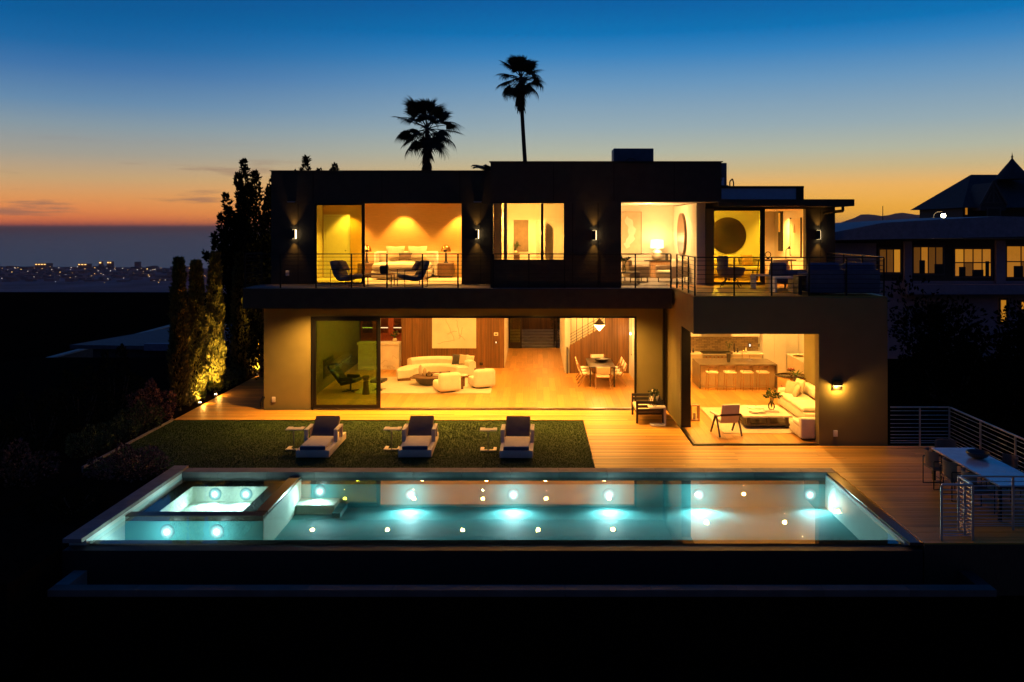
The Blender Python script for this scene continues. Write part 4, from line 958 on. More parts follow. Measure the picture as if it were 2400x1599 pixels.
# kitchen sitting area
boxthing('area_rug', 'pale rug under the kitchen coffee table', 'rug', (0, 0, .02), 0, [('pile', 'rug', MB().soft(5.5, 8.3, 24.85, 28.4, 0, .018, .008))])
t = thing('sofa', 'deep cream sofa with cushions along the right of the kitchen lounge', 'sofa', (8.75, 27.2, .02), -90)
MB().soft(-1.55, 1.25, -.55, .42, .06, .34, .05).build('base', 'boucle', t)
for k in range(2): MB().soft(-1.28+k*1.22, -.08+k*1.22, -.57, .20, .341, .50, .07, 4, puff=.05).build('seat_cushion', 'boucle', t)
for k in range(2): MB().soft(-1.28+k*1.22, -.08+k*1.22, .18, .42, .50, .86, .10, 4).build('back_cushion', 'boucle', t)
MB().soft(-1.57, -1.29, -.57, .44, .06, .62, .05).build('arm', 'boucle', t)
for nm, x, y, z, rx, rz, m in (('beige cushion, left of the three on the kitchen sofa', 8.48, 28.2, .72, -18, -60, 'beige_fabric'), ('tan cushion in front of two others on the kitchen sofa', 8.52, 27.75, .70, -22, -100, 'beige_fabric'), ('cream cushion behind the tan ones on the kitchen sofa', 8.72, 28.1, .80, -16, -75, 'linen')):
    pillow_thing(nm, (x, y, z), .50, .48, .17, (R(rx), 0, R(rz)), m)
t = thing('armchair', 'cream block armchair cut by the front right wall of the kitchen', 'armchair', (8.1, 24.55, .02), -90)
MB().soft(-.55, .55, -.60, .5, .05, .34, .04).build('base', 'boucle', t); MB().soft(-.30, .54, -.61, .2, .341, .47, .06, 4).build('seat_cushion', 'boucle', t); MB().soft(.30, .56, -.61, .5, .05, .62, .05).build('arm', 'boucle', t); MB().soft(-.3, .29, .22, .5, .34, .7, .06).build('backrest', 'boucle', t)
t = thing('coffee_table', 'low square pale coffee table on the kitchen rug', 'coffee table', (6.93, 26.1, .038))
for sx in (-1, 1):
    for sy in (-1, 1): MB().box(sx*.365-.358, sx*.365+.358, sy*.4-.393, sy*.4+.393, .34, .385).build('table_top', 'quartz', t)
MB().box(-.62, .72, -.66, .7, .07, .12).build('shelf', 'dark_wood', t)
for sx in (-.55, .05, .6):
    for sy in (-.6, .6): B(sx-.05, sx+.05, sy-.05, sy+.05, .12 if sx < .3 else .0, .339).build('leg', 'dark_wood', t)
books('open pair of pale books at the front left of the kitchen coffee table', (6.72, 25.75, .423), [(.42, .30, .03), (.38, .28, .03)], 5)
books('two books with a dark cover under the flower vase', (7.2, 25.95, .423), [(.44, .32, .035), (.40, .28, .025)], -8)
books('flat open magazine at the back of the kitchen coffee table', (6.85, 26.45, .423), [(.46, .28, .02)], 12)
bouquet('flower_vase', 'glass vase with green branches on the kitchen coffee table', (7.2, 25.95, .484), .62, .30, 16, [(.07, 0), (.11, .08), (.10, .16), (.05, .24), (.06, .27)], 'vase_glass', ll=.11)
t = thing('lounge_chair', 'cream chair with dark V shaped wooden legs facing the kitchen', 'chair', (5.55, 24.75, .038), 190)
MB().soft(-.27, .27, -.28, .26, .36, .46, .03).build('seat', 'boucle', t)
MB().soft(-.27, .27, -.04, .04, 0, .52, .03, mtx=Matrix.Translation((0, .25, .42)) @ Matrix.Rotation(R(-14), 4, 'X')).build('backrest', 'boucle', t)
for s in (-1, 1):
    MB().bar((s*.33, .36, 0), (s*.33, .08, .56), .035, .05).build('leg', 'dark_wood', t); MB().bar((s*.33, -.34, 0), (s*.33, .02, .56), .035, .05).build('leg', 'dark_wood', t)
    MB().soft(s*.33-.05, s*.33+.05, -.30, .28, .565, .62, .02).build('armrest', 'boucle', t)
MB().bar((-.31, .345, .62), (.31, .345, .62), .03, .055).build('back_rail', 'dark_wood', t)
t = thing('lantern', 'wooden floor lantern inside the kitchen corner', 'lantern', (4.98, 26.6, .02))
for x in (-.12, .12):
    for y_ in (-.12, .12): B(x-.02, x+.02, y_-.02, y_+.02, .03, .46).build('post', 'teak', t)
MB().box(-.15, .15, -.15, .15, .46, .49).build('lid', 'teak', t); B(-.14, .14, -.14, .14, 0, .03).build('base', 'teak', t); MB().cyl((0, 0, .031), (0, 0, .22), .05).build('candle', 'ceramic', t)

# ================================================================== UPSTAIRS
ZB = 4.14
t = thing('bed', 'cream upholstered bed against the lit bedroom wall', 'bed', (-4.85, 31.5, ZB))
MB().soft(-1.0, 1.0, -1.0, .95, .06, .34, .05).build('base', 'boucle', t); MB().soft(-.98, .98, -1.02, .90, .341, .58, .10, 4, puff=.05).build('mattress', 'boucle', t); MB().soft(-1.18, 1.18, .96, 1.08, .06, .98, .05).build('headboard', 'boucle', t)
for s in (-1, 1): MB().soft(s*1.12-.07, s*1.12+.07, .55, .96, .06, .95, .05).build('headboard_wing', 'boucle', t)
for k, (x, m, l) in enumerate(((-.42, 'linen', 'left large pillow standing against the headboard'), (.42, 'linen', 'right large pillow standing against the headboard'))): pillow_thing(l, (-4.85+x, 32.25, ZB+.92), .72, .55, .2, (R(-16), 0, 0), m)
pillow_thing('small dark cushion in the middle of the bed', (-4.85, 32.0, ZB+.80), .50, .30, .16, (R(-22), 0, 0), 'brown_fabric')
for s, nm in ((-1, 'left'), (1, 'right')):
    x = -4.85+s*1.5
    t = thing('nightstand', nm+' dark wood nightstand beside the bed', 'nightstand', (x, 32.25, ZB)); MB().soft(-.3, .3, -.25, .25, .06, .54, .02).build('body', 'walnut', t)
    for z in (.09, .31): B(-.27, .27, -.262, -.251, z, z+.19).build('drawer', 'walnut', t)
    MB().box(-.26, .26, -.2, .2, 0, .059).build('plinth', 'black_metal', t)
    t = thing('table_lamp', nm+' domed brass table lamp on the nightstand', 'table lamp', (x, 32.25, ZB+.545)); MB().lathe([(.10, 0), (.10, .02), (.05, .05), (.035, .40)], 18).build('base', 'dark_bronze', t)
    MB().lathe([(.19, .42), (.185, .50), (.15, .60), (.08, .67), (.001, .69)], 24).build('shade', 'brass', t); MB().lathe([(.001, .43), (.17, .43)], 20).build('diffuser', 'lamp_warm', t); light('POINT', (0, -.02, .36), 26, WARMW, t, size=.08)
t = thing('bedroom_door', 'white panelled door behind the olive glass upstairs', 'door', (-7.55, 32.59, ZB)); B(-.42, .42, -.03, -.005, 0, 2.3).build('leaf', 'plaster', t); MB().box(-.5, -.43, -.05, -.002, 0, 2.38).box(.43, .5, -.05, -.002, 0, 2.38).box(-.43, .43, -.05, -.002, 2.31, 2.38).build('door_frame', 'white_paint', t); MB().cyl((.34, -.09, 1.0), (.34, -.03, 1.0), .02).build('handle', 'black_metal', t)
def sling_chair(lbl, x, rz):
    t = thing('balcony_chair', lbl, 'lounge chair', (x, 27.55, 4.12), rz, 'balcony lounge chairs')
    for s in (-1, 1):
        MB().tube([(s*.36, -.38, 0), (s*.36, -.38, .55), (s*.36, .38, .55), (s*.36, .38, 0), (s*.36, -.38, 0)], .012, 6).build('frame', 'black_metal', t)
    MB().tube([(-.36, .38, 0), (.36, .38, 0)], .012, 6).build('stretcher', 'black_metal', t); MB().tube([(-.36, -.38, .25), (.36, -.38, .25)], .012, 6).build('stretcher', 'black_metal', t)
    m_ = MB(); pr = [(-.42, .36), (-.2, .30), (.05, .24), (.22, .30), (.34, .52), (.44, .80)]
    for q in range(5): m_.soft(-.30, .30, -.005, math.dist(pr[q], pr[q+1])+.03, -.07, .07, .06, 3, mtx=Matrix.Translation((0, pr[q][0], pr[q][1])) @ Matrix.Rotation(math.atan2(pr[q+1][1]-pr[q][1], pr[q+1][0]-pr[q][0]), 4, 'X'))
    m_.build('cushion', 'grey_fabric', t); return t
sc_ = sling_chair('black framed balcony lounge chair left of the low table', -6.05, 62); copy_tree(sc_, label='black framed balcony lounge chair right of the low table', loc=(-3.95, 27.55, 4.12), rz=-62)
pillow_thing('patterned cushion on the left balcony lounge chair', (-6.18, 27.6, 4.78), .42, .36, .14, (R(-32), 0, R(62)), 'brown_fabric')
pillow_thing('dark cushion on the right balcony lounge chair', (-3.82, 27.6, 4.78), .42, .36, .14, (R(-32), 0, R(-62)), 'brown_fabric')
t = thing('balcony_table', 'low black framed table between the balcony lounge chairs', 'coffee table', (-5.0, 27.5, 4.12)); B(-.45, .45, -.3, .3, .38, .41).build('table_top', 'teak', t)
for sx in (-.43, .43):
    for sy in (-.28, .28): B(sx-.012, sx+.012, sy-.012, sy+.012, 0, .38).build('leg', 'black_metal', t)
    B(sx-.01, sx+.01, -.26, .26, 0, .02).build('foot_bar', 'black_metal', t)
o = MB().soft(-.13, .13, -.13, .13, 0, .26, .05, 4).build('planter', 'dark_ceramic'); o.location = (-4.85, 27.5, 4.532); tag(o, 'dark rounded pot on the low balcony table', 'pot')
# landing behind the middle window
boxthing('open_door', 'white door standing open on the landing', 'door', (.07, 30.98, 4.12), -60, [('leaf', 'white_paint', MB().box(0, .62, -.04, 0, 0, 2.15)), ('handle', 'black_metal', MB().box(.50, .60, -.09, -.045, .98, 1.0))])
t = thing('closet_door', 'pale closed door at the right of the landing', 'door', (.72, 30.98, 4.12)); B(-.30, .30, -.03, -.004, 0, 2.15).build('leaf', 'plaster', t); MB().box(-.38, -.31, -.05, -.002, 0, 2.24).box(.31, .38, -.05, -.002, 0, 2.24).box(-.31, .31, -.05, -.002, 2.16, 2.24).build('door_frame', 'white_paint', t)
boxthing('dark_window', 'dark blind covered window seen through the landing doorway', 'window', (-.55, 34.58, 5.05), 0, [('blind', 'taupe_fabric', MB().box(-.3, .3, -.03, -.005, 0, 1.45)), ('frame', 'white_paint', MB().box(-.37, -.3, -.05, -.003, -.07, 1.5).box(.3, .37, -.05, -.003, -.07, 1.5))])
t = thing('plant_cabinet', 'small cabinet with a plant in the landing doorway', 'cabinet', (-.75, 31.7, 4.12)); B(-.2, .2, -.2, .2, 0, .9).build('body', 'walnut', t)
bouquet('potted_plant', 'leafy plant standing on the landing cabinet', (-.72, 31.7, 5.03), .45, .18, 9, [(.06, 0), (.09, .08), (.06, .14)], 'ceramic', cat='plant')
B(-.98, -.88, 27.2, 27.4, 4.97, 6.82).build('window_curtain', 'linen', house)
# sitting room upstairs
t = thing('painting', 'abstract painting with a pale curved brush shape, upstairs', 'painting', (3.68, 32.98, 5.0)); B(-.5, .42, -.05, -.005, 0, 1.62).build('canvas', 'art_beige', t); MB().box(.42, .45, -.06, -.004, 0, 1.64).box(-.5, .42, -.06, -.004, 1.62, 1.64).build('frame', 'teak', t)
pl = []
for q in range(13): a = -1.1+q*.18; pl.append((-.42+.62*math.cos(a)+.05*math.sin(q*2.1), .85+.72*math.sin(a)))
for q in range(12, -1, -1): a = -1.1+q*.18; pl.append((-.42+.36*math.cos(a)+.03*math.sin(q*1.7), .85+.50*math.sin(a)))
MB().prism(pl, -.056, -.052, 'y').build('brush_shape', 'art_canvas', t)
t = thing('round_mirror', 'round wood framed mirror on the sitting room side wall', 'mirror', (5.345, 30.75, 5.76))
MB().lathe([(.70, 0), (.78, 0), (.78, .09), (.70, .09)], 40).xf(Matrix.Rotation(R(-90), 4, 'Y')).build('frame', 'walnut', t); MB().lathe([(.001, .03), (.70, .03)], 40).xf(Matrix.Rotation(R(-90), 4, 'Y')).build('mirror_glass', 'mirror', t)
t = thing('console_table', 'dark console table under the large table lamp', 'console table', (4.68, 32.4, 4.12)); B(-.5, .5, -.22, .22, .63, .67).build('table_top', 'dark_wood', t); B(-.3, .45, -.18, .18, 0, .629).build('base', 'teak', t)
t = thing('table_lamp', 'large round ceramic lamp with a glowing drum shade', 'table lamp', (4.64, 32.35, 4.79)); MB().lathe([(.08, 0), (.17, .06), (.22, .18), (.20, .30), (.10, .40), (.03, .44)], 24).build('base', 'ceramic', t); MB().lathe([(.25, .46), (.235, .76)], 28).build('shade', 'shade_glow', t)
o_ = t.children[-1]; o_.data.polygons  # open drum shade
light('POINT', (0, 0, .80), 55, WARMW, t, size=.1); light('POINT', (0, -.3, .42), 20, WARMW, t, size=.12)
books('dark box beside the large table lamp', (5.0, 32.3, 4.79), [(.10, .10, .26)], 0, 'dark_ceramic')
def club(name, lbl, loc, rz, m='beige_fabric', w=.4):
    t = thing(name, lbl, 'armchair', loc, rz); MB().soft(-w, w, -.38, .36, .16, .42, .06).build('seat', m, t); MB().soft(-w, w, .24, .40, .3, .80, .07).build('backrest', m, t)
    for s in (-1, 1): MB().soft(s*w-.06, s*w+.06, -.36, .36, .2, .58, .04).build('arm', m, t)
    legs(t, [(-w+.05, -.3), (w-.05, -.3), (-w+.05, .3), (w-.05, .3)], 0, .17, .02, 'dark_wood'); return t
club('armchair', 'beige armchair at the left of the upstairs sitting room', (3.55, 29.9, 4.12), 100)
club('armchair', 'beige armchair below the round framed mirror', (4.75, 29.6, 4.12), -60, 'linen')
t = thing('coffee_table', 'low table with a plant in the upstairs sitting room', 'coffee table', (3.1, 28.9, 4.12)); B(-.25, .45, -.3, .3, .36, .40).build('table_top', 'dark_wood', t)
for sx in (-.2, .4):
    for sy in (-.25, .25): B(sx-.02, sx+.02, sy-.02, sy+.02, 0, .359).build('leg', 'dark_wood', t)
bouquet('flower_vase', 'green leafy stems in a vase at the left of the sitting room', (3.02, 28.9, 4.52), .62, .28, 12, [(.06, 0), (.08, .1), (.05, .22)], 'vase_glass')
# pavilion room
t = thing('round_mirror', 'large thin framed round mirror reflecting the dark outside', 'mirror', (7.42, 32.795, 5.72))
MB().lathe([(.68, 0), (.70, 0), (.70, .04), (.68, .04)], 48).xf(Matrix.Rotation(R(90), 4, 'X')).build('frame', 'brass', t); MB().lathe([(.001, .02), (.68, .02)], 48).xf(Matrix.Rotation(R(90), 4, 'X')).build('mirror_glass', 'mirror_darkened', t)
t = thing('sofa', 'tan sofa with cushions below the large round mirror', 'sofa', (7.3, 32.1, 4.14)); MB().soft(-1.2, 1.2, -.45, .42, .1, .42, .05).build('seat', 'beige_fabric', t); MB().soft(-1.2, 1.2, .24, .46, .3, .78, .07).build('backrest', 'beige_fabric', t)
for s in (-1, 1): MB().soft(s*1.2-.1, s*1.2+.1, -.45, .46, .1, .58, .04).build('arm', 'beige_fabric', t)
for x, l in ((-.55, 'left cushion on the sofa below the round mirror'), (.15, 'middle cushion on the sofa below the round mirror'), (.7, 'right cushion on the sofa below the round mirror')): pillow_thing(l, (7.3+x, 32.15, 4.14+.66), .48, .44, .16, (R(-18), 0, R(x*20)), 'teak' if x == .7 else 'beige_fabric')
t = thing('coffee_table', 'low dark coffee table in the pavilion room', 'coffee table', (7.4, 30.6, 4.14)); B(-.55, .55, -.35, .35, .34, .38).build('table_top', 'dark_wood', t)
for sx in (-.5, .5):
    for sy in (-.3, .3): B(sx-.025, sx+.025, sy-.025, sy+.025, 0, .339).build('leg', 'dark_wood', t)
boxthing('framed_picture', 'framed drawing on the right wall of the pavilion', 'picture', (9.695, 31.6, 5.0), 0, [('canvas', 'art_canvas', MB().box(-.04, -.004, -.62, .62, 0, 1.35)), ('frame', 'dark_wood', MB().box(-.055, -.003, -.66, -.62, -.04, 1.39).box(-.055, -.003, .62, .66, -.04, 1.39)), ('drawn_shape', 'art_line', MB().lathe([(.001, 0), (.15, .02), (.10, .2), (.001, .36)], 10, (-.046, .1, .82), sx=.02))])
boxthing('slit_window', 'tall narrow dark framed window in the pavilion side wall', 'window', (9.695, 33.6, 5.15), 0, [('frame', 'black_metal', MB().box(-.03, -.002, -.28, .28, -.05, 1.5)), ('pane', 'curtain_lit', MB().box(-.035, -.031, .0, .24, .7, 1.45))])
t = thing('writing_desk', 'dark writing desk near the pavilion window', 'desk', (8.6, 30.3, 4.14)); B(-.75, .6, -.32, .32, .72, .755).build('table_top', 'dark_wood', t); legs(t, [(-.66, -.25, -.58, -.2), (.5, -.25, .44, -.2), (-.66, .25, -.58, .2), (.5, .25, .44, .2)], 0, .72, .022, 'dark_wood')
t = thing('desk_lamp', 'small bent desk lamp on the writing desk', 'desk lamp', (8.95, 30.4, 4.90)); MB().tube([(0, 0, 0), (0, 0, .32), (.10, 0, .42)], .01, 6).build('arm', 'black_metal', t); MB().lathe([(.06, 0), (.02, .1)], 12, (.12, 0, .36)).build('shade', 'black_metal', t); MB().lathe([(.07, 0), (.07, .015)], 12).build('base', 'black_metal', t)
t = thing('sculpture', 'small ring sculpture on the writing desk', 'sculpture', (8.3, 30.35, 4.90)); MB().arc((0, 0, 0), [(.085, -.012), (.11, -.012), (.11, .012), (.085, .012)], 0, 360, 20).xf(Matrix.Translation((0, 0, .16)) @ Matrix.Rotation(R(90), 4, 'X')).build('ring', 'dark_bronze', t); B(-.05, .05, -.03, .03, 0, .05).build('base', 'black_metal', t)
club('desk_chair', 'white desk chair in front of the writing desk', (8.45, 29.5, 4.14), 170, 'boucle', .27)
# terrace over the kitchen
def eggchair(lbl, loc, rz):
    t = thing('terrace_chair', lbl, 'lounge chair', loc, rz); MB().lathe([(.12, .28), (.33, .32), (.42, .44), (.46, .62), (.43, .62), (.38, .46), (.28, .38), (.001, .36)], 24).build('shell', 'grey_fabric', t); MB().arc((0, 0, 0), [(.41, .45), (.45, .95), (.40, .98), (.36, .5)], 20, 160, 18).build('backrest', 'grey_fabric', t)
    legs(t, [(-.3, -.3, -.1, -.1), (.3, -.3, .1, -.1), (-.3, .3, -.1, .1), (.3, .3, .1, .1)], 0, .32, .014, 'black_metal'); return t
eggchair('rounded terrace lounge chair beside the pavilion jamb', (6.3, 27.4, 4.12), 70)
for (x, y, w, l) in ((7.05, 26.6, .26, 'small pale open cube table near the terrace chair'), (7.35, 25.3, .30, 'larger pale open cube table nearer the terrace railing')):
    t = thing('cube_table', l, 'side table', (x, y, 4.12)); B(-w, w, -w, w, .40, .44).build('table_top', 'white_paint', t)
    for s in (-1, 1): B(min(s*w, s*(w-.05)), max(s*w, s*(w-.05)), -w, w, 0, .399).build('side', 'white_paint', t)
t = thing('terrace_bench', 'small dark outdoor side table beside the navy sofa', 'side table', (7.75, 24.35, 4.12)); B(-.3, .3, -.25, .25, .48, .53).build('table_top', 'black_paint', t)
for s in (-1, 1): B(min(s*.3, s*.2), max(s*.3, s*.2), -.25, .25, 0, .479).build('side', 'black_paint', t)
club('terrace_chair', 'black terrace armchair beyond the cube tables', (7.9, 26.9, 4.12), 120, 'navy_fabric', .32)
club('terrace_chair', 'dark terrace armchair at the rail end beside the navy sofa', (8.9, 26.9, 4.12), -150, 'navy_fabric', .36)
t = thing('outdoor_sofa', 'long navy outdoor sofa seen from behind on the terrace', 'sofa', (8.68, 24.4, 4.12), 180)
MB().soft(-.98, .98, -.55, .5, .08, .40, .04).build('base', 'navy_fabric', t)
for s in (-1, 1): MB().soft(s*.5-.485, s*.5+.485, .34, .55, .06, .72, .03).build('backrest', 'navy_fabric', t); MB().soft(s*.5-.45, s*.5+.45, .12, .34, .42, .90, .09, 4).build('back_cushion', 'navy_fabric', t)
for s in (-1, 1): MB().soft(s*.95-.06, s*.95+.06, -.55, .33, .08, .62, .04).build('arm', 'navy_fabric', t)

# ================================================================== ROOF
def hvac(lbl, x, y, z, w, h, d=.9):
    t = thing('rooftop_unit', lbl, 'air conditioner', (x, y, z)); MB().soft(-w/2, w/2, 0, d, 0, h, .02, 2).build('casing', 'unit_metal', t)
    for k in range(2): B(w/2-.28+k*.16-.1, w/2-.28+k*.16+.02, -.008, .0, h*.12, h*.42).build('label_plate', 'metal_panel', t)
    MB().arc((0, 0, 0), [(.22, -.01), (.24, -.01), (.24, .01), (.22, .01)], 0, 360, 20).xf(Matrix.Translation((-.1, -.01, h*.4)) @ Matrix.Rotation(R(90), 4, 'X')).build('fan_guard', 'black_metal', t)
    MB().tube([(w/2, .3, .1), (w/2+.12, .3, .1), (w/2+.12, .3, -.12)], .03, 8).build('pipe', 'black_metal', t)
hvac('large dark air conditioning unit on the tall middle roof', 3.6, 31.0, 7.9, 1.45, 1.0); hvac('smaller dark unit behind the tall roof block at the right', 6.9, 32.0, 7.5, .62, .95)
MB().tube([(7.32, 32, 7.4), (7.32, 32, 7.75), (7.42, 32, 7.85), (7.46, 32, 7.7), (7.46, 32, 7.4)], .025, 8).build('vent_pipe', 'black_metal', house)

# ================================================================== LAWN AND DECK FURNITURE
t = thing('sun_lounger', 'white framed sun lounger, leftmost of three on the lawn', 'sun lounger', (-5.78, 22.2, 0), 0, 'sun loungers on the lawn')
MB().soft(-.435, .435, 0, 2.02, .03, .22, .012, 2).build('base', 'lounger_white', t)
MB().soft(-.335, .335, .01, 1.18, .221, .33, .03, 3).build('seat_cushion', 'linen', t)
B(-.33, .33, .003, .0095, .23, .315).build('cushion_end', 'navy_fabric', t)
MB().soft(-.335, .335, 0, .74, 0, .11, .03, 3, mtx=Matrix.Translation((0, 1.15, .24)) @ Matrix.Rotation(R(36), 4, 'X')).build('backrest_cushion', 'brown_fabric', t)
MB().box(-.33, .33, 0, .73, -.04, -.002).xf(Matrix.Translation((0, 1.15, .24)) @ Matrix.Rotation(R(36), 4, 'X')).build('backrest_frame', 'lounger_white', t)
for s in (-1, 1):
    MB().soft(s*.40-.055, s*.40+.055, .85, 1.55, .52, .56, .008, 2).build('armrest', 'lounger_white', t); B(s*.40-.05, s*.40+.05, .86, .93, .221, .519).build('arm_post', 'lounger_white', t); B(s*.40-.05, s*.40+.05, 1.46, 1.53, .221, .519).build('arm_post', 'lounger_white', t)
copy_tree(t, label='white framed sun lounger, middle of three on the lawn', loc=(-3.12, 22.22, 0), rz=1.2); copy_tree(t, label='white framed sun lounger, rightmost of three on the lawn', loc=(-.48, 22.15, 0), rz=-.8)
t = thing('lawn_table', 'small white C shaped table beside the leftmost sun lounger', 'side table', (-6.52, 23.25, 0), 0, 'lawn side tables')
MB().prism([(-.23, -.17), (.23, -.17), (.23, .17), (.12, .17), (.12, .10), (-.10, .10), (-.10, .17), (-.23, .17)], .53, .555).build('table_top', 'lounger_white', t)
MB().prism([(-.22, -.17), (.22, -.17), (.22, .17), (.13, .17), (.13, -.08), (-.12, -.08), (-.12, .17), (-.22, .17)], .0, .02).build('base', 'lounger_white', t)
B(-.012, .012, -.165, -.14, .021, .529).build('upright', 'steel', t)
copy_tree(t, label='small white C shaped table beside the middle sun lounger', loc=(-3.87, 23.25, 0)); copy_tree(t, label='small white C shaped table beside the rightmost sun lounger', loc=(-1.25, 23.15, 0))
t = thing('outdoor_table', 'long pale outdoor dining table at the right of the deck', 'dining table', (9.98, 18.9, 0))
for k in range(3): B(-.5, .5, -1.5+k*1.0+.003, -.5+k*1.0-.003, .72, .755).build('table_top', 'table_stone', t)
for sx in (-.46, .46):
    for sy in (-1.44, 1.44): B(sx-.03, sx+.03, sy-.03, sy+.03, 0, .719).build('leg', 'black_metal', t)
B(-.46, .46, -1.42, 1.42, .67, .718).build('apron', 'black_metal', t)
o = MB().lathe([(.09, 0), (.20, .05), (.25, .12), (.24, .15), (.19, .08), (.001, .03)], 26).build('bowl', 'dark_ceramic'); o.location = (10.1, 19.45, .757); tag(o, 'dark bowl on the outdoor dining table', 'bowl')
def patio_chair(lbl, loc, rz):
    t = thing('patio_chair', lbl, 'chair', loc, rz, 'outdoor dining chairs'); MB().soft(-.25, .25, -.25, .25, .42, .47, .02).build('seat', 'taupe_fabric', t)
    MB().arc((0, 0, 0), [(.25, .5), (.27, .84), (.30, .84), (.28, .5)], 25, 155, 14).build('backrest', 'taupe_fabric', t)
    for s in (-1, 1): MB().tube([(s*.27, -.24, .64), (s*.27, -.24, .0), (s*.27, .24, .0), (s*.27, .24, .64), (s*.27, -.24, .64)], .012, 6).build('leg_frame', 'black_metal', t)
    return t
pc = patio_chair('farthest of three patio chairs on the left of the outdoor table', (9.4, 19.85, 0), 90)
copy_tree(pc, label='middle of three patio chairs on the left of the outdoor table', loc=(9.4, 19.0, 0), rz=90); copy_tree(pc, label='nearest of three patio chairs on the left of the outdoor table', loc=(9.4, 18.15, 0), rz=90)
copy_tree(pc, label='patio chair at the far end of the outdoor table', loc=(9.98, 20.6, 0), rz=0); copy_tree(pc, label='farther patio chair on the rail side of the outdoor table', loc=(10.6, 19.3, 0), rz=-90); copy_tree(pc, label='nearer patio chair on the rail side of the outdoor table', loc=(10.6, 18.3, 0), rz=-90)

# ================================================================== VEGETATION
def cypress_mesh(h, r, n):
    u = rng.random(n)**.9; a = rng.random(n)*2*np.pi; z = .1+u*(h-.15)
    prof = np.clip(np.minimum(1, .70+.9*(z/h))*np.clip(1-((z/h)-.25)/.80, 0, 1)**.42, .03, 1)
    lump = 1+.17*np.sin(a*3+z*3.6)+.15*np.sin(a*5-z*6.1)+.10*np.sin(a*2+z*9)+rng.normal(0, .07, n)
    rr = r*prof*lump*np.where(rng.random(n) < .8, 1, rng.random(n)*.9)
    p = np.stack([np.cos(a)*rr, np.sin(a)*rr, z], 1); d = np.stack([np.cos(a)*.55, np.sin(a)*.55, np.full(n, 1.0)], 1)
    return leaf_cloud(p, d, .14, .05, .30)
def cypress(lbl, loc, h, r, n=9000, m='cypress_leaf'):
    t = thing('cypress_tree', lbl, 'cypress', loc, random.uniform(0, 360), 'columnar cypresses along the left bed'); V, F = cypress_mesh(h, r, n); struct(raw_mesh('crown', V, F, m, t), 'stuff').pop('kind')
    MB().lathe([(.06, 0), (r*.55, .35), (r*.72, h*.5), (r*.5, h*.82), (.02, h*.95)], 10).build('dark_core', 'dark_leaf', t); MB().cyl((0, 0, -.1), (0, 0, h*.5), .07, .03).build('trunk', 'bark', t); return t  # solid dark core added inside the leaves against see-through
cypress('cypress nearest the camera with only its right edge lit', (-11.80, 28.30, 0), 5.0, .25, 10000)
cypress('middle cypress brightly lit from below', (-11.84, 29.85, 0), 4.85, .27, 11000)
cypress('rear lit cypress right of the middle one', (-11.78, 31.45, 0), 5.1, .27, 11000)
cypress('dark cypress farther back near the house corner', (-11.75, 34.0, 0), 5.0, .30, 5000)
cypress('far lit cypress beside the house wall', (-11.70, 35.9, 0), 5.1, .34, 6000)
def shrub(name, lbl, loc, rx, ry, h, n, m='leaf', ll=.11, cat='shrub', grp=None):
    t = thing(name, lbl, cat, loc, 0, grp); u = rng.normal(0, 1, (n, 3)); u /= np.linalg.norm(u, axis=1, keepdims=True); u[:, 2] = np.abs(u[:, 2])
    k = (1+.18*np.sin(u[:, 0]*7+u[:, 1]*5+loc[0])+.14*np.sin(u[:, 2]*9+u[:, 0]*4))*np.where(rng.random(n) < .75, 1, rng.random(n)**.5)
    p = u*np.array([rx, ry, h])*k[:, None]+np.array([0, 0, .05]); V, F = leaf_cloud(p, u+np.array([0, 0, .3]), ll, ll*.5, .6); raw_mesh('foliage', V, F, m, t)
    st = MB()
    for q in range(5): a = q*1.26; st.tube([(0, 0, -.1), (math.cos(a)*rx*.4, math.sin(a)*ry*.4, h*.4), (math.cos(a)*rx*.6, math.sin(a)*ry*.6, h*.75)], .015, 4)
    st.build('stems', 'bark', t); return t
shrub('flowering_shrub', 'flowering shrub before the nearest cypress', (-12.0, 26.6, 0), .62, .6, .95, 1500, 'flower_leaf', .10)
shrub('round_shrub', 'round clipped shrub at the corner of lawn and deck', (-11.8, 25.5, 0), .55, .6, .62, 1500, 'leaf', .07)
shrub('round_shrub', 'pair of low shrubs halfway along the lawn edge', (-11.85, 24.2, 0), .48, .6, .50, 1200, 'leaf', .07)
shrub('round_shrub', 'low loose shrub near the front of the lawn edge', (-11.95, 22.8, 0), .5, .6, .50, 1100, 'leaf', .08)
shrub('round_shrub', 'small bright shrub touched by the middle uplight', (-11.75, 29.05, 0), .25, .3, .35, 500, 'cypress_leaf', .09)
shrub('round_shrub', 'small shrub between the two nearer uplights', (-11.8, 29.8, 0), .22, .3, .3, 500, 'leaf', .08)
for k, y in enumerate((31.6, 32.6, 33.6)): shrub('round_shrub', ('first', 'second', 'third')[k]+' low shrub of the row beside the side deck', (-11.75, y, 0), .3, .5, .45, 500, 'leaf', .09)
shrub('round_shrub', 'small bright shrub touched by the far uplight', (-11.6, 35.2, 0), .25, .3, .6, 500, 'cypress_leaf', .09)
shrub('flowering_shrub', 'reddish flowering mound at the back left corner of the pool', (-9.95, 21.0, -.1), .85, .55, .55, 2200, 'flower_leaf', .08)
shrub('round_shrub', 'low shrub beside the left pool coping', (-9.9, 18.3, -.1), .7, .7, .35, 1000, 'dark_leaf', .09)
shrub('round_shrub', 'dark reddish shrub at the left front beyond the lawn', (-12.6, 20.6, -.1), .9, .7, .7, 1200, 'flower_leaf', .08)
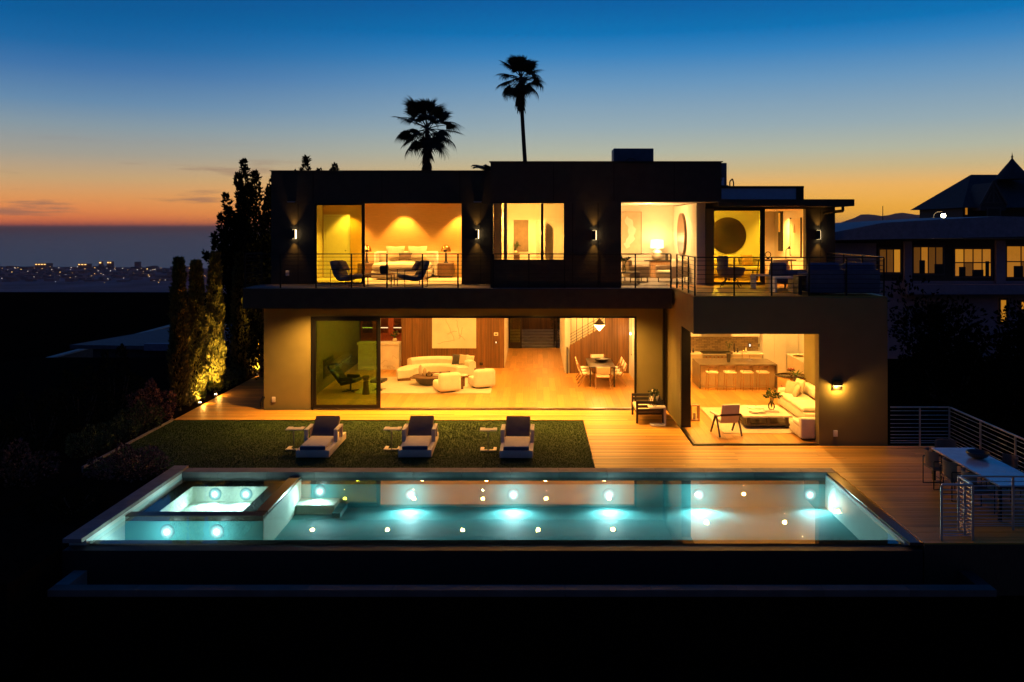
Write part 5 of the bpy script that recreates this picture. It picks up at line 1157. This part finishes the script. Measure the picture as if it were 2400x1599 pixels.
for k, (x, y, r_, h_) in enumerate(((-13.2, 26.9, .7, 1.9), (-13.4, 25.2, .8, 1.6), (-13.6, 23.4, .9, 1.3), (-13.8, 21.4, 1.0, 1.1), (-14.0, 19.2, 1.0, 1.0), (-14.3, 17.0, 1.1, .9))):
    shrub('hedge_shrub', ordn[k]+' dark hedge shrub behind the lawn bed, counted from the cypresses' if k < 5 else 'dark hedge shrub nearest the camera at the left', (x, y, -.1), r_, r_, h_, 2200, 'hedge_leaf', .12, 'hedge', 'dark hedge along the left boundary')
# spiky twisted juniper behind the house corner
def juniper(lbl, loc, spires, cat='tree'):
    t = thing('juniper_tree', lbl, cat, loc); P_ = []; D_ = []; tr = MB()
    for (bx, by, bz, tx, ty, tz, r0) in spires:
        b = Vector((bx, by, bz)); e = Vector((tx, ty, tz)); L_ = (e-b).length; k = int(420*L_*r0*1.6)+60; sw = random.uniform(0, 6)
        tr.tube([(0, 0, max(0, bz-1.2)), tuple(b), tuple(b.lerp(e, .8))], [.06, .05, .015], 5)
        for q in range(k):
            f = random.random()**.85; c = b.lerp(e, f)+Vector((math.sin(f*5+sw), math.cos(f*4+sw), 0))*.10*f; rr = r0*(1-f)**.55*(.72+.5*abs(math.sin(f*L_*5.2+sw)))+.05
            u = Vector((random.gauss(0, 1), random.gauss(0, 1), random.gauss(0, .6))).normalized(); P_.append((c+u*rr*random.random()**.35)[:]); D_.append((u*.7+(e-b).normalized())[:])
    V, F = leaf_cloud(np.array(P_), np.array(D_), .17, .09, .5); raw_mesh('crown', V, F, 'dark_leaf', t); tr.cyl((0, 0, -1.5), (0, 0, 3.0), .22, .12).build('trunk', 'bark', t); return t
sp = [(-.2, 0, 0, -.1, 0, 5.5, 1.25), (-1.0, .2, .5, -1.1, 0, 5.0, .9), (.8, .3, .5, .9, .3, 6.2, 1.0)]
for (tx, tz, r0) in ((-2.25, 5.75, .24), (-2.0, 6.5, .25), (-1.8, 5.9, .32), (-1.6, 7.35, .27), (-1.35, 6.7, .36), (-1.22, 8.15, .29), (-.95, 7.5, .38), (-.72, 8.7, .31), (-.5, 7.7, .42), (-.2, 8.2, .36), (.1, 7.6, .45), (.4, 8.0, .4), (.8, 7.7, .5), (1.2, 8.0, .45), (1.7, 7.6, .5), (-2.3, 5.0, .34), (-1.7, 5.3, .5), (-.9, 6.4, .6)):
    sp.append((tx*.55, random.uniform(-.3, .3), 3.4+random.uniform(-.5, .7), tx, random.uniform(-.4, .4), tz, r0))
juniper('dark spiky juniper rising beside the left house corner', (-10.9, 34.5, 0), sp)
juniper('dark juniper tip showing above the flat roof', (-10.4, 40.0, 0), [(0, 0, 3, 0, 0, 8.0, .9), (-.3, 0, 6.0, -.42, 0, 9.3, .30), (.4, 0, 6.0, .25, 0, 8.75, .28), (.9, 0, 6.0, .98, 0, 8.95, .30), (-.6, 0, 6.0, -.9, 0, 8.6, .4)])

# ------------------------------------------------------------------ palms
def fan_mesh(seed, droop):
    r = random.Random(seed); v = MB(); pl_ = .95
    v.tube([(0, 0, 0), (pl_*.5, 0, .03), (pl_, 0, 0)], [.028, .02, .014], 5); n_ = 30
    for k in range(n_):
        a = R(-118+236*k/(n_-1)); ln = (.62+.30*math.cos(a*.6))*r.uniform(.85, 1.1); d = Vector((math.cos(a), math.sin(a), .0)); pr = []
        for q in range(5):
            f = q/4; pr.append(Vector((pl_, 0, 0))+d*ln*f*(1-.18*f*f*droop)+Vector((0, 0, -droop*.40*ln*f**2.6+.10*abs(math.sin(a))*f)))
        s_ = Vector((-math.sin(a), math.cos(a), .25)).normalized(); o = len(v.v)
        for q, p in enumerate(pr): w = (.014, .046, .044, .024, .002)[q]; v.v += [tuple(p-s_*w), tuple(p+s_*w)]
        v.f += [(o+2*q, o+2*q+1, o+2*q+3, o+2*q+2) for q in range(4)]
    return v
FR = [fan_mesh(s, d) for s, d in ((1, .5), (2, .9), (3, 1.3), (4, .7))]
FM = []
def palm(lbl, loc, top, base_dx, nfr, size, skirt=True):
    t = thing('fan_palm', lbl, 'palm tree', loc); tx = 0; n_ = 14; pts = []; rs = []
    for q in range(n_+1): f = q/n_; pts.append((base_dx*(1-f)**1.3, 0, top*f)); rs.append(.24-.09*f)
    MB().tube(pts, [r_*.85 for r_ in rs], 10).build('trunk', 'bark', t)
    for k in range(nfr):
        vi = k % 4; a = k*137.5+random.uniform(-15, 15); f = k/nfr; el = 82-135*f+random.uniform(-7, 7)
        if len(FM) < 4 and vi == len(FM): o = FR[vi].build('frond', 'palm_leaf', t); FM.append(o.data)
        else: o = bpy.data.objects.new('frond', FM[vi]); C.objects.link(o); o.parent = t
        o.location = (0, 0, top-.1+random.uniform(-.1, .15)); o.rotation_euler = Euler((R(random.uniform(-25, 25)), R(-el), R(a))); s = size*(.9+.2*random.random())*(.86 if el > 60 else 1); o.scale = (s, s, s)
    if skirt:
        n2 = 260; a = rng.random(n2)*2*np.pi; z = top-.25-rng.random(n2)**1.2*1.5*size; rr = .06+.13*rng.random(n2)
        V, F = leaf_cloud(np.stack([np.cos(a)*rr, np.sin(a)*rr, z], 1), np.stack([np.cos(a)*.18, np.sin(a)*.18, -np.ones(n2)], 1), .75, .10, .14); raw_mesh('dead_leaf_skirt', V, F, 'palm_skirt', t)
    return t
palm('shorter fan palm rising behind the left roof', (-6.3, 50, -1.0), 12.85, .1, 26, 1.25)
palm('tall slender fan palm behind the middle roof', (-.98, 60, -1.0), 17.6, 1.25, 34, 1.12)
def feather(lbl, loc, h, fr):
    t = thing('feather_palm', lbl, 'palm tree', loc); MB().cyl((0, 0, 0), (0, 0, h), .16, .10).build('trunk', 'bark', t)
    for (a, el, ln) in fr:
        v = MB(); pts = []
        for q in range(11): f = q/10; pts.append(Vector((math.cos(R(a))*ln*f*.8, math.sin(R(a))*ln*f*.8, h+ln*(f*math.sin(R(el))-.55*f*f))))
        v.tube([tuple(p) for p in pts], .012, 4)
        for q in range(1, 60):
            f = q/60; i = min(9, int(f*10)); p = pts[i].lerp(pts[i+1], f*10-i); d = (pts[i+1]-pts[i]).normalized()
            for s in (-1, 1):
                sd_ = Vector((-math.sin(R(a)), math.cos(R(a)), 0))*s; l_ = .42*(1-.55*f); e = p+(sd_*.75+d*.6+Vector((0, 0, -.35)))*l_; w_ = d*.016; o = len(v.v); v.v += [tuple(p-w_), tuple(p+w_), tuple(e)]; v.f.append((o, o+1, o+2))
        v.build('frond', 'palm_leaf', t)
feather('feathery palm tips above the left roof beside the tall block', (-2.0, 40, -1), 9.5, [(185, 70, 1.15), (160, 60, 1.2), (215, 62, 1.1), (140, 75, 1.1), (250, 72, 1.05), (100, 72, 1.1), (20, 70, 1.0), (300, 70, 1.0), (60, 66, 1.0)])
feather('single feathery palm frond just above the left roof', (-4.0, 42, -1), 8.9, [(180, 40, 1.2), (0, 40, 1.3), (90, 50, 1.2), (240, 45, 1.1), (310, 45, 1.1)])

# ------------------------------------------------------------------ dark trees below and right of the house
def bushy(lbl, loc, r, h, n=2600, m='dark_leaf'):
    t = thing('bushy_tree', lbl, 'tree', loc, 0, 'dark trees on the right slope'); P_ = []; D_ = []; tr = MB(); tr.cyl((0, 0, -2), (0, 0, h*.5), .16, .08)
    for q in range(9):
        a = q*2.4; c = Vector((math.cos(a)*r*.55*random.uniform(.3, 1), math.sin(a)*r*.55*random.uniform(.3, 1), h*(.45+.5*random.random()))); k = r*random.uniform(.38, .6); tr.tube([(0, 0, h*.3), tuple(c)], [.06, .02], 5)
        for s in range(n//9):
            u = Vector((random.gauss(0, 1), random.gauss(0, 1), random.gauss(0, 1))).normalized(); P_.append((c+u*k*random.random()**.3)[:]); D_.append((u+Vector((0, 0, .2)))[:])
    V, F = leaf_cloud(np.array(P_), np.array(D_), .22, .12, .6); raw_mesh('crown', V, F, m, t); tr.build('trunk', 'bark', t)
for (x, y, z, r_, h_, l) in ((14.2, 29, -1.5, 2.0, 3.6, 'dark bushy tree right behind the kitchen wing'), (17.5, 30, -1.2, 2.2, 3.6, 'dark bushy tree at the far right below the neighbour'), (13.6, 25, -1.6, 1.6, 3.0, 'dark shrubby tree behind the corner of the deck railing'), (15.6, 25, -1.5, 1.9, 3.4, 'dark tree beyond the long deck railing'), (16.8, 36, -1, 2.4, 3.9, 'dark tree in front of the neighbouring wall'), (21.0, 35, -1, 2.2, 3.4, 'dark tree at the right frame edge below the lit windows'), (15.0, 21.0, -1.6, 1.6, 2.4, 'low dark tree near the right frame edge')):
    bushy(l, (x, y, z), r_, h_)

# ================================================================== NEIGHBOURS
t = thing('neighbour_house', 'pale neighbouring house with amber lit windows at the right', 'house', (0, 45, 0))
MB().box(15.4, 34, 0.3, 8, -2, 3.2).build('wall', 'neighbour_wall', t); MB().box(15.4, 34, 0.3, 8, 3.2, 5.35).build('upper_wall', 'dark_timber', t); MB().box(19.55, 19.95, .1, .3, 2.9, 5.3).build('pier', 'neighbour_wall', t); MB().box(24.4, 24.9, .1, .3, 2.9, 5.35).build('pier', 'neighbour_wall', t); MB().box(15.5, 18.1, .2, .29, 2.5, 5.2).build('side_wall', 'neighbour_wall', t)
MB().prism([(14.6, 5.36), (34.5, 5.75), (34.5, 6.35), (24, 6.62), (18, 6.28), (14.6, 5.62)], -.9, 8.5, 'y').build('roof', 'roof_grey', t)
B(19.4, 34, -.55, .29, 2.55, 3.05).build('ledge', 'neighbour_wall', t)
def nwin(x0, x1, z0, z1, cols, rows, mats, y=.24):
    f = frame(t, x0, x1, y, z0, z1, .09, .055, 'timber', 'window')
    for c in range(cols):
        for r_ in range(rows):
            w = (x1-x0-.18)/cols; h = (z1-z0-.18)/rows; B(x0+.09+c*w+.03, x0+.09+(c+1)*w-.03, y+.02, y+.03, z0+.09+r_*h+.03, z0+.09+(r_+1)*h-.03).build('pane', mats[(c+r_*cols) % len(mats)], f)
    for c in range(1, cols): x = x0+.09+c*(x1-x0-.18)/cols; B(x-.028, x+.028, y+.005, y+.05, z0+.09, z1-.09).build('mullion', 'timber', f)
    for r_ in range(1, rows): z = z0+.09+r_*(z1-z0-.18)/rows; B(x0+.09, x1-.09, y+.008, y+.018, z-.022, z+.022).build('transom', 'timber', f)
nwin(18.2, 19.5, 3.55, 4.98, 3, 1, ['lit_room_dim', 'lit_room_dim', 'curtain_lit']); nwin(20.0, 21.75, 3.5, 5.1, 4, 1, ['lit_room_dim', 'lit_room', 'lit_room_dim', 'lit_room_dim'])
nwin(22.2, 24.3, 3.35, 5.0, 4, 2, ['lit_room', 'lit_room_dim', 'lit_room', 'curtain_lit', 'curtain_lit', 'lit_room', 'lit_room', 'lit_room']); nwin(24.95, 27.4, 3.3, 5.15, 3, 2, ['lit_room', 'lit_room_dim', 'curtain_lit', 'lit_room', 'lit_room', 'curtain_lit'])
for (x_, w_, z_, h_) in ((20.4, .3, 3.6, .7), (21.2, .5, 3.6, .5), (22.5, .35, 3.45, .5), (23.2, .6, 3.45, .35), (23.9, .2, 3.45, .8), (25.4, .5, 3.4, .6), (26.3, .7, 3.4, .4)): MB().soft(x_, x_+w_, .235, .262, z_, z_+h_, .06).build('furniture_silhouette', 'black_paint', t)  # dark slabs added on the lit panes, imitating furniture silhouettes
nwin(24.6, 25.1, .9, 2.3, 1, 1, ['curtain_lit'], .2); nwin(25.7, 26.1, 1.6, 2.2, 1, 1, ['curtain_lit'], .2); nwin(20.8, 21.6, .6, 2.1, 2, 1, ['black_paint'], .2)
t = thing('tudor_house', 'dark gabled house with a pointed turret on the skyline', 'house', (40, 80, 0))
MB().box(.15, 12, 0, 9, 3, 8.2).build('wall', 'tudor_wall', t); MB().box(-.2, 14, -2, 10, -2, 3.0).build('lower_wall', 'tudor_wall', t)
MB().add([(-.4, -1, 7.9), (14, -1, 7.9), (14, 10, 7.9), (-.4, 10, 7.9), (3.2, 4.5, 11.3), (14, 4.5, 11.3)], [(0, 1, 5, 4), (1, 2, 5), (2, 3, 4, 5), (3, 0, 4), (0, 3, 2, 1)]).build('roof', 'shingle', t)
MB().lathe([(1.5, 10.7), (1.3, 11.1), (.8, 11.75), (.32, 12.35), (.08, 12.7), (.06, 12.8), (.13, 12.87), (.06, 12.94), (.025, 13.15), (.001, 13.35)], 16, (6.0, 2.2, 0)).build('turret_roof', 'shingle', t)
MB().prism([(1.0, 7.6), (3.3, 7.6), (3.3, 8.3), (2.15, 10.2), (1.0, 8.3)], -1.6, 2, 'y').build('gable', 'tudor_wall', t)
v = MB(); v.bar((.9, -1.65, 8.1), (2.15, -1.65, 10.35), .16); v.bar((3.4, -1.65, 8.1), (2.15, -1.65, 10.35), .16); v.bar((2.15, -1.65, 8.4), (2.15, -1.65, 10.0), .1); v.bar((1.3, -1.65, 8.35), (3.0, -1.65, 8.35), .12); v.bar((1.5, -1.65, 8.4), (2.05, -1.65, 9.5), .09); v.bar((2.8, -1.65, 8.4), (2.25, -1.65, 9.5), .09); v.build('timber_framing', 'timber', t)
f = frame(t, .28, .62, -.06, 7.2, 8.1, .06, .05, 'timber', 'window'); B(.34, .56, -.04, -.03, 7.26, 8.04).build('pane', 'lit_room', f)
f = frame(t, 1.5, 2.8, -1.7, 6.6, 7.9, .1, .05, 'timber', 'window'); B(1.6, 2.7, -1.68, -1.67, 6.7, 7.8).build('pane', 'black_paint', f)
t = thing('street_lamp', 'street lamp glowing in front of the mountain ridge', 'street lamp', (28.0, 60, 0)); MB().cyl((0, 0, 0), (0, 0, 6.75), .10, .08).build('pole', 'ceramic', t)
MB().tube([(0, 0, 6.75), (.08, 0, 7.0), (.3, 0, 7.15), (.6, 0, 7.18), (.74, 0, 7.14)], .03, 6).build('arm', 'black_metal', t); MB().lathe([(.001, .12), (.10, .10), (.14, .0)], 14, (.74, 0, 7.0)).build('hood', 'black_metal', t); MB().lathe([(.13, -.005), (.16, -.12), (.12, -.22), (.001, -.28)], 16, (.74, 0, 7.0)).build('globe', 'street_glow', t); light('POINT', (.74, -.4, 6.6), 60, WARMW, t, size=.15)
t = thing('radio_mast', 'thin radio mast on the distant ridge', 'mast', (204, 500, -20)); MB().cyl((0, 0, 0), (0, 0, 39), .35, .2, 6).build('pole', 'bark', t); MB().cyl((0, 0, -4), (0, 0, 0), 1.5, .6, 8).build('footing', 'bark', t)
# left: low neighbouring roofs and a wall
t = thing('low_house', 'low house with a flat pale grey roof behind the cypresses', 'house', (-19.5, 46, -3.2)); MB().box(-2.5, 3.2, -3.5, 5, 0, 3.2).build('wall', 'tudor_wall', t); MB().prism([(-3.6, -3.6), (3.6, -4.2), (3.6, 5.6), (-1.2, 5.6)], 3.21, 3.4).build('roof', 'low_roof', t); MB().box(.4, 3.5, -4.3, -4.0, 3.21, 3.55).build('parapet', 'roof_grey', t)
t = thing('patio_cover', 'slatted blue grey patio roof low at the left', 'pergola', (-22.0, 40.5, -2.6))
for k in range(6): MB().prism([(-2.0+k*.62, -1.9+k*.75), (-1.43+k*.62, -2.05+k*.68), (.5+k*.55, -.4+k*.95), (-.1+k*.55, -.1+k*1.0)], 1.55, 1.6).build('roof_panel', 'blue_panel', t)
for (x, y_) in ((-1.6, -1.6), (1.8, 1.6), (2.5, 4.0)): B(x-.06, x+.06, y_-.06, y_+.06, -.4, 1.54).build('post', 'timber', t)
t = thing('garden_wall', 'long low boundary wall running away at the far left', 'wall', (-26, 41, -2.6))
for k in range(5): MB().box(-.15, .15, k*4.4, k*4.4+4.38, -.5, 1.6).build('wall', 'tudor_wall', t); MB().box(-.2, .2, k*4.4, k*4.4+4.38, 1.602, 1.68).build('coping_stone', 'concrete', t)

# ================================================================== THE AIR
hz = B(-58000, 58000, -60, 88000, -153, 125).build('haze', None); struct(hz, 'stuff'); hz['label'] = 'thin dusk haze over the plain and sea'; hz['category'] = 'haze'
hm = bpy.data.materials.new('haze'); hm.use_nodes = True; hn = hm.node_tree.nodes
for x in list(hn):
    if x.type == 'BSDF_PRINCIPLED': hn.remove(x)
pv = hn.new('ShaderNodeVolumePrincipled'); pv.inputs['Color'].default_value = (1.0, .62, .56, 1); pv.inputs['Density'].default_value = 0.000048; pv.inputs['Anisotropy'].default_value = 0.7
hm.node_tree.links.new(pv.outputs[0], hn['Material Output'].inputs['Volume']); hz.data.materials.append(hm)
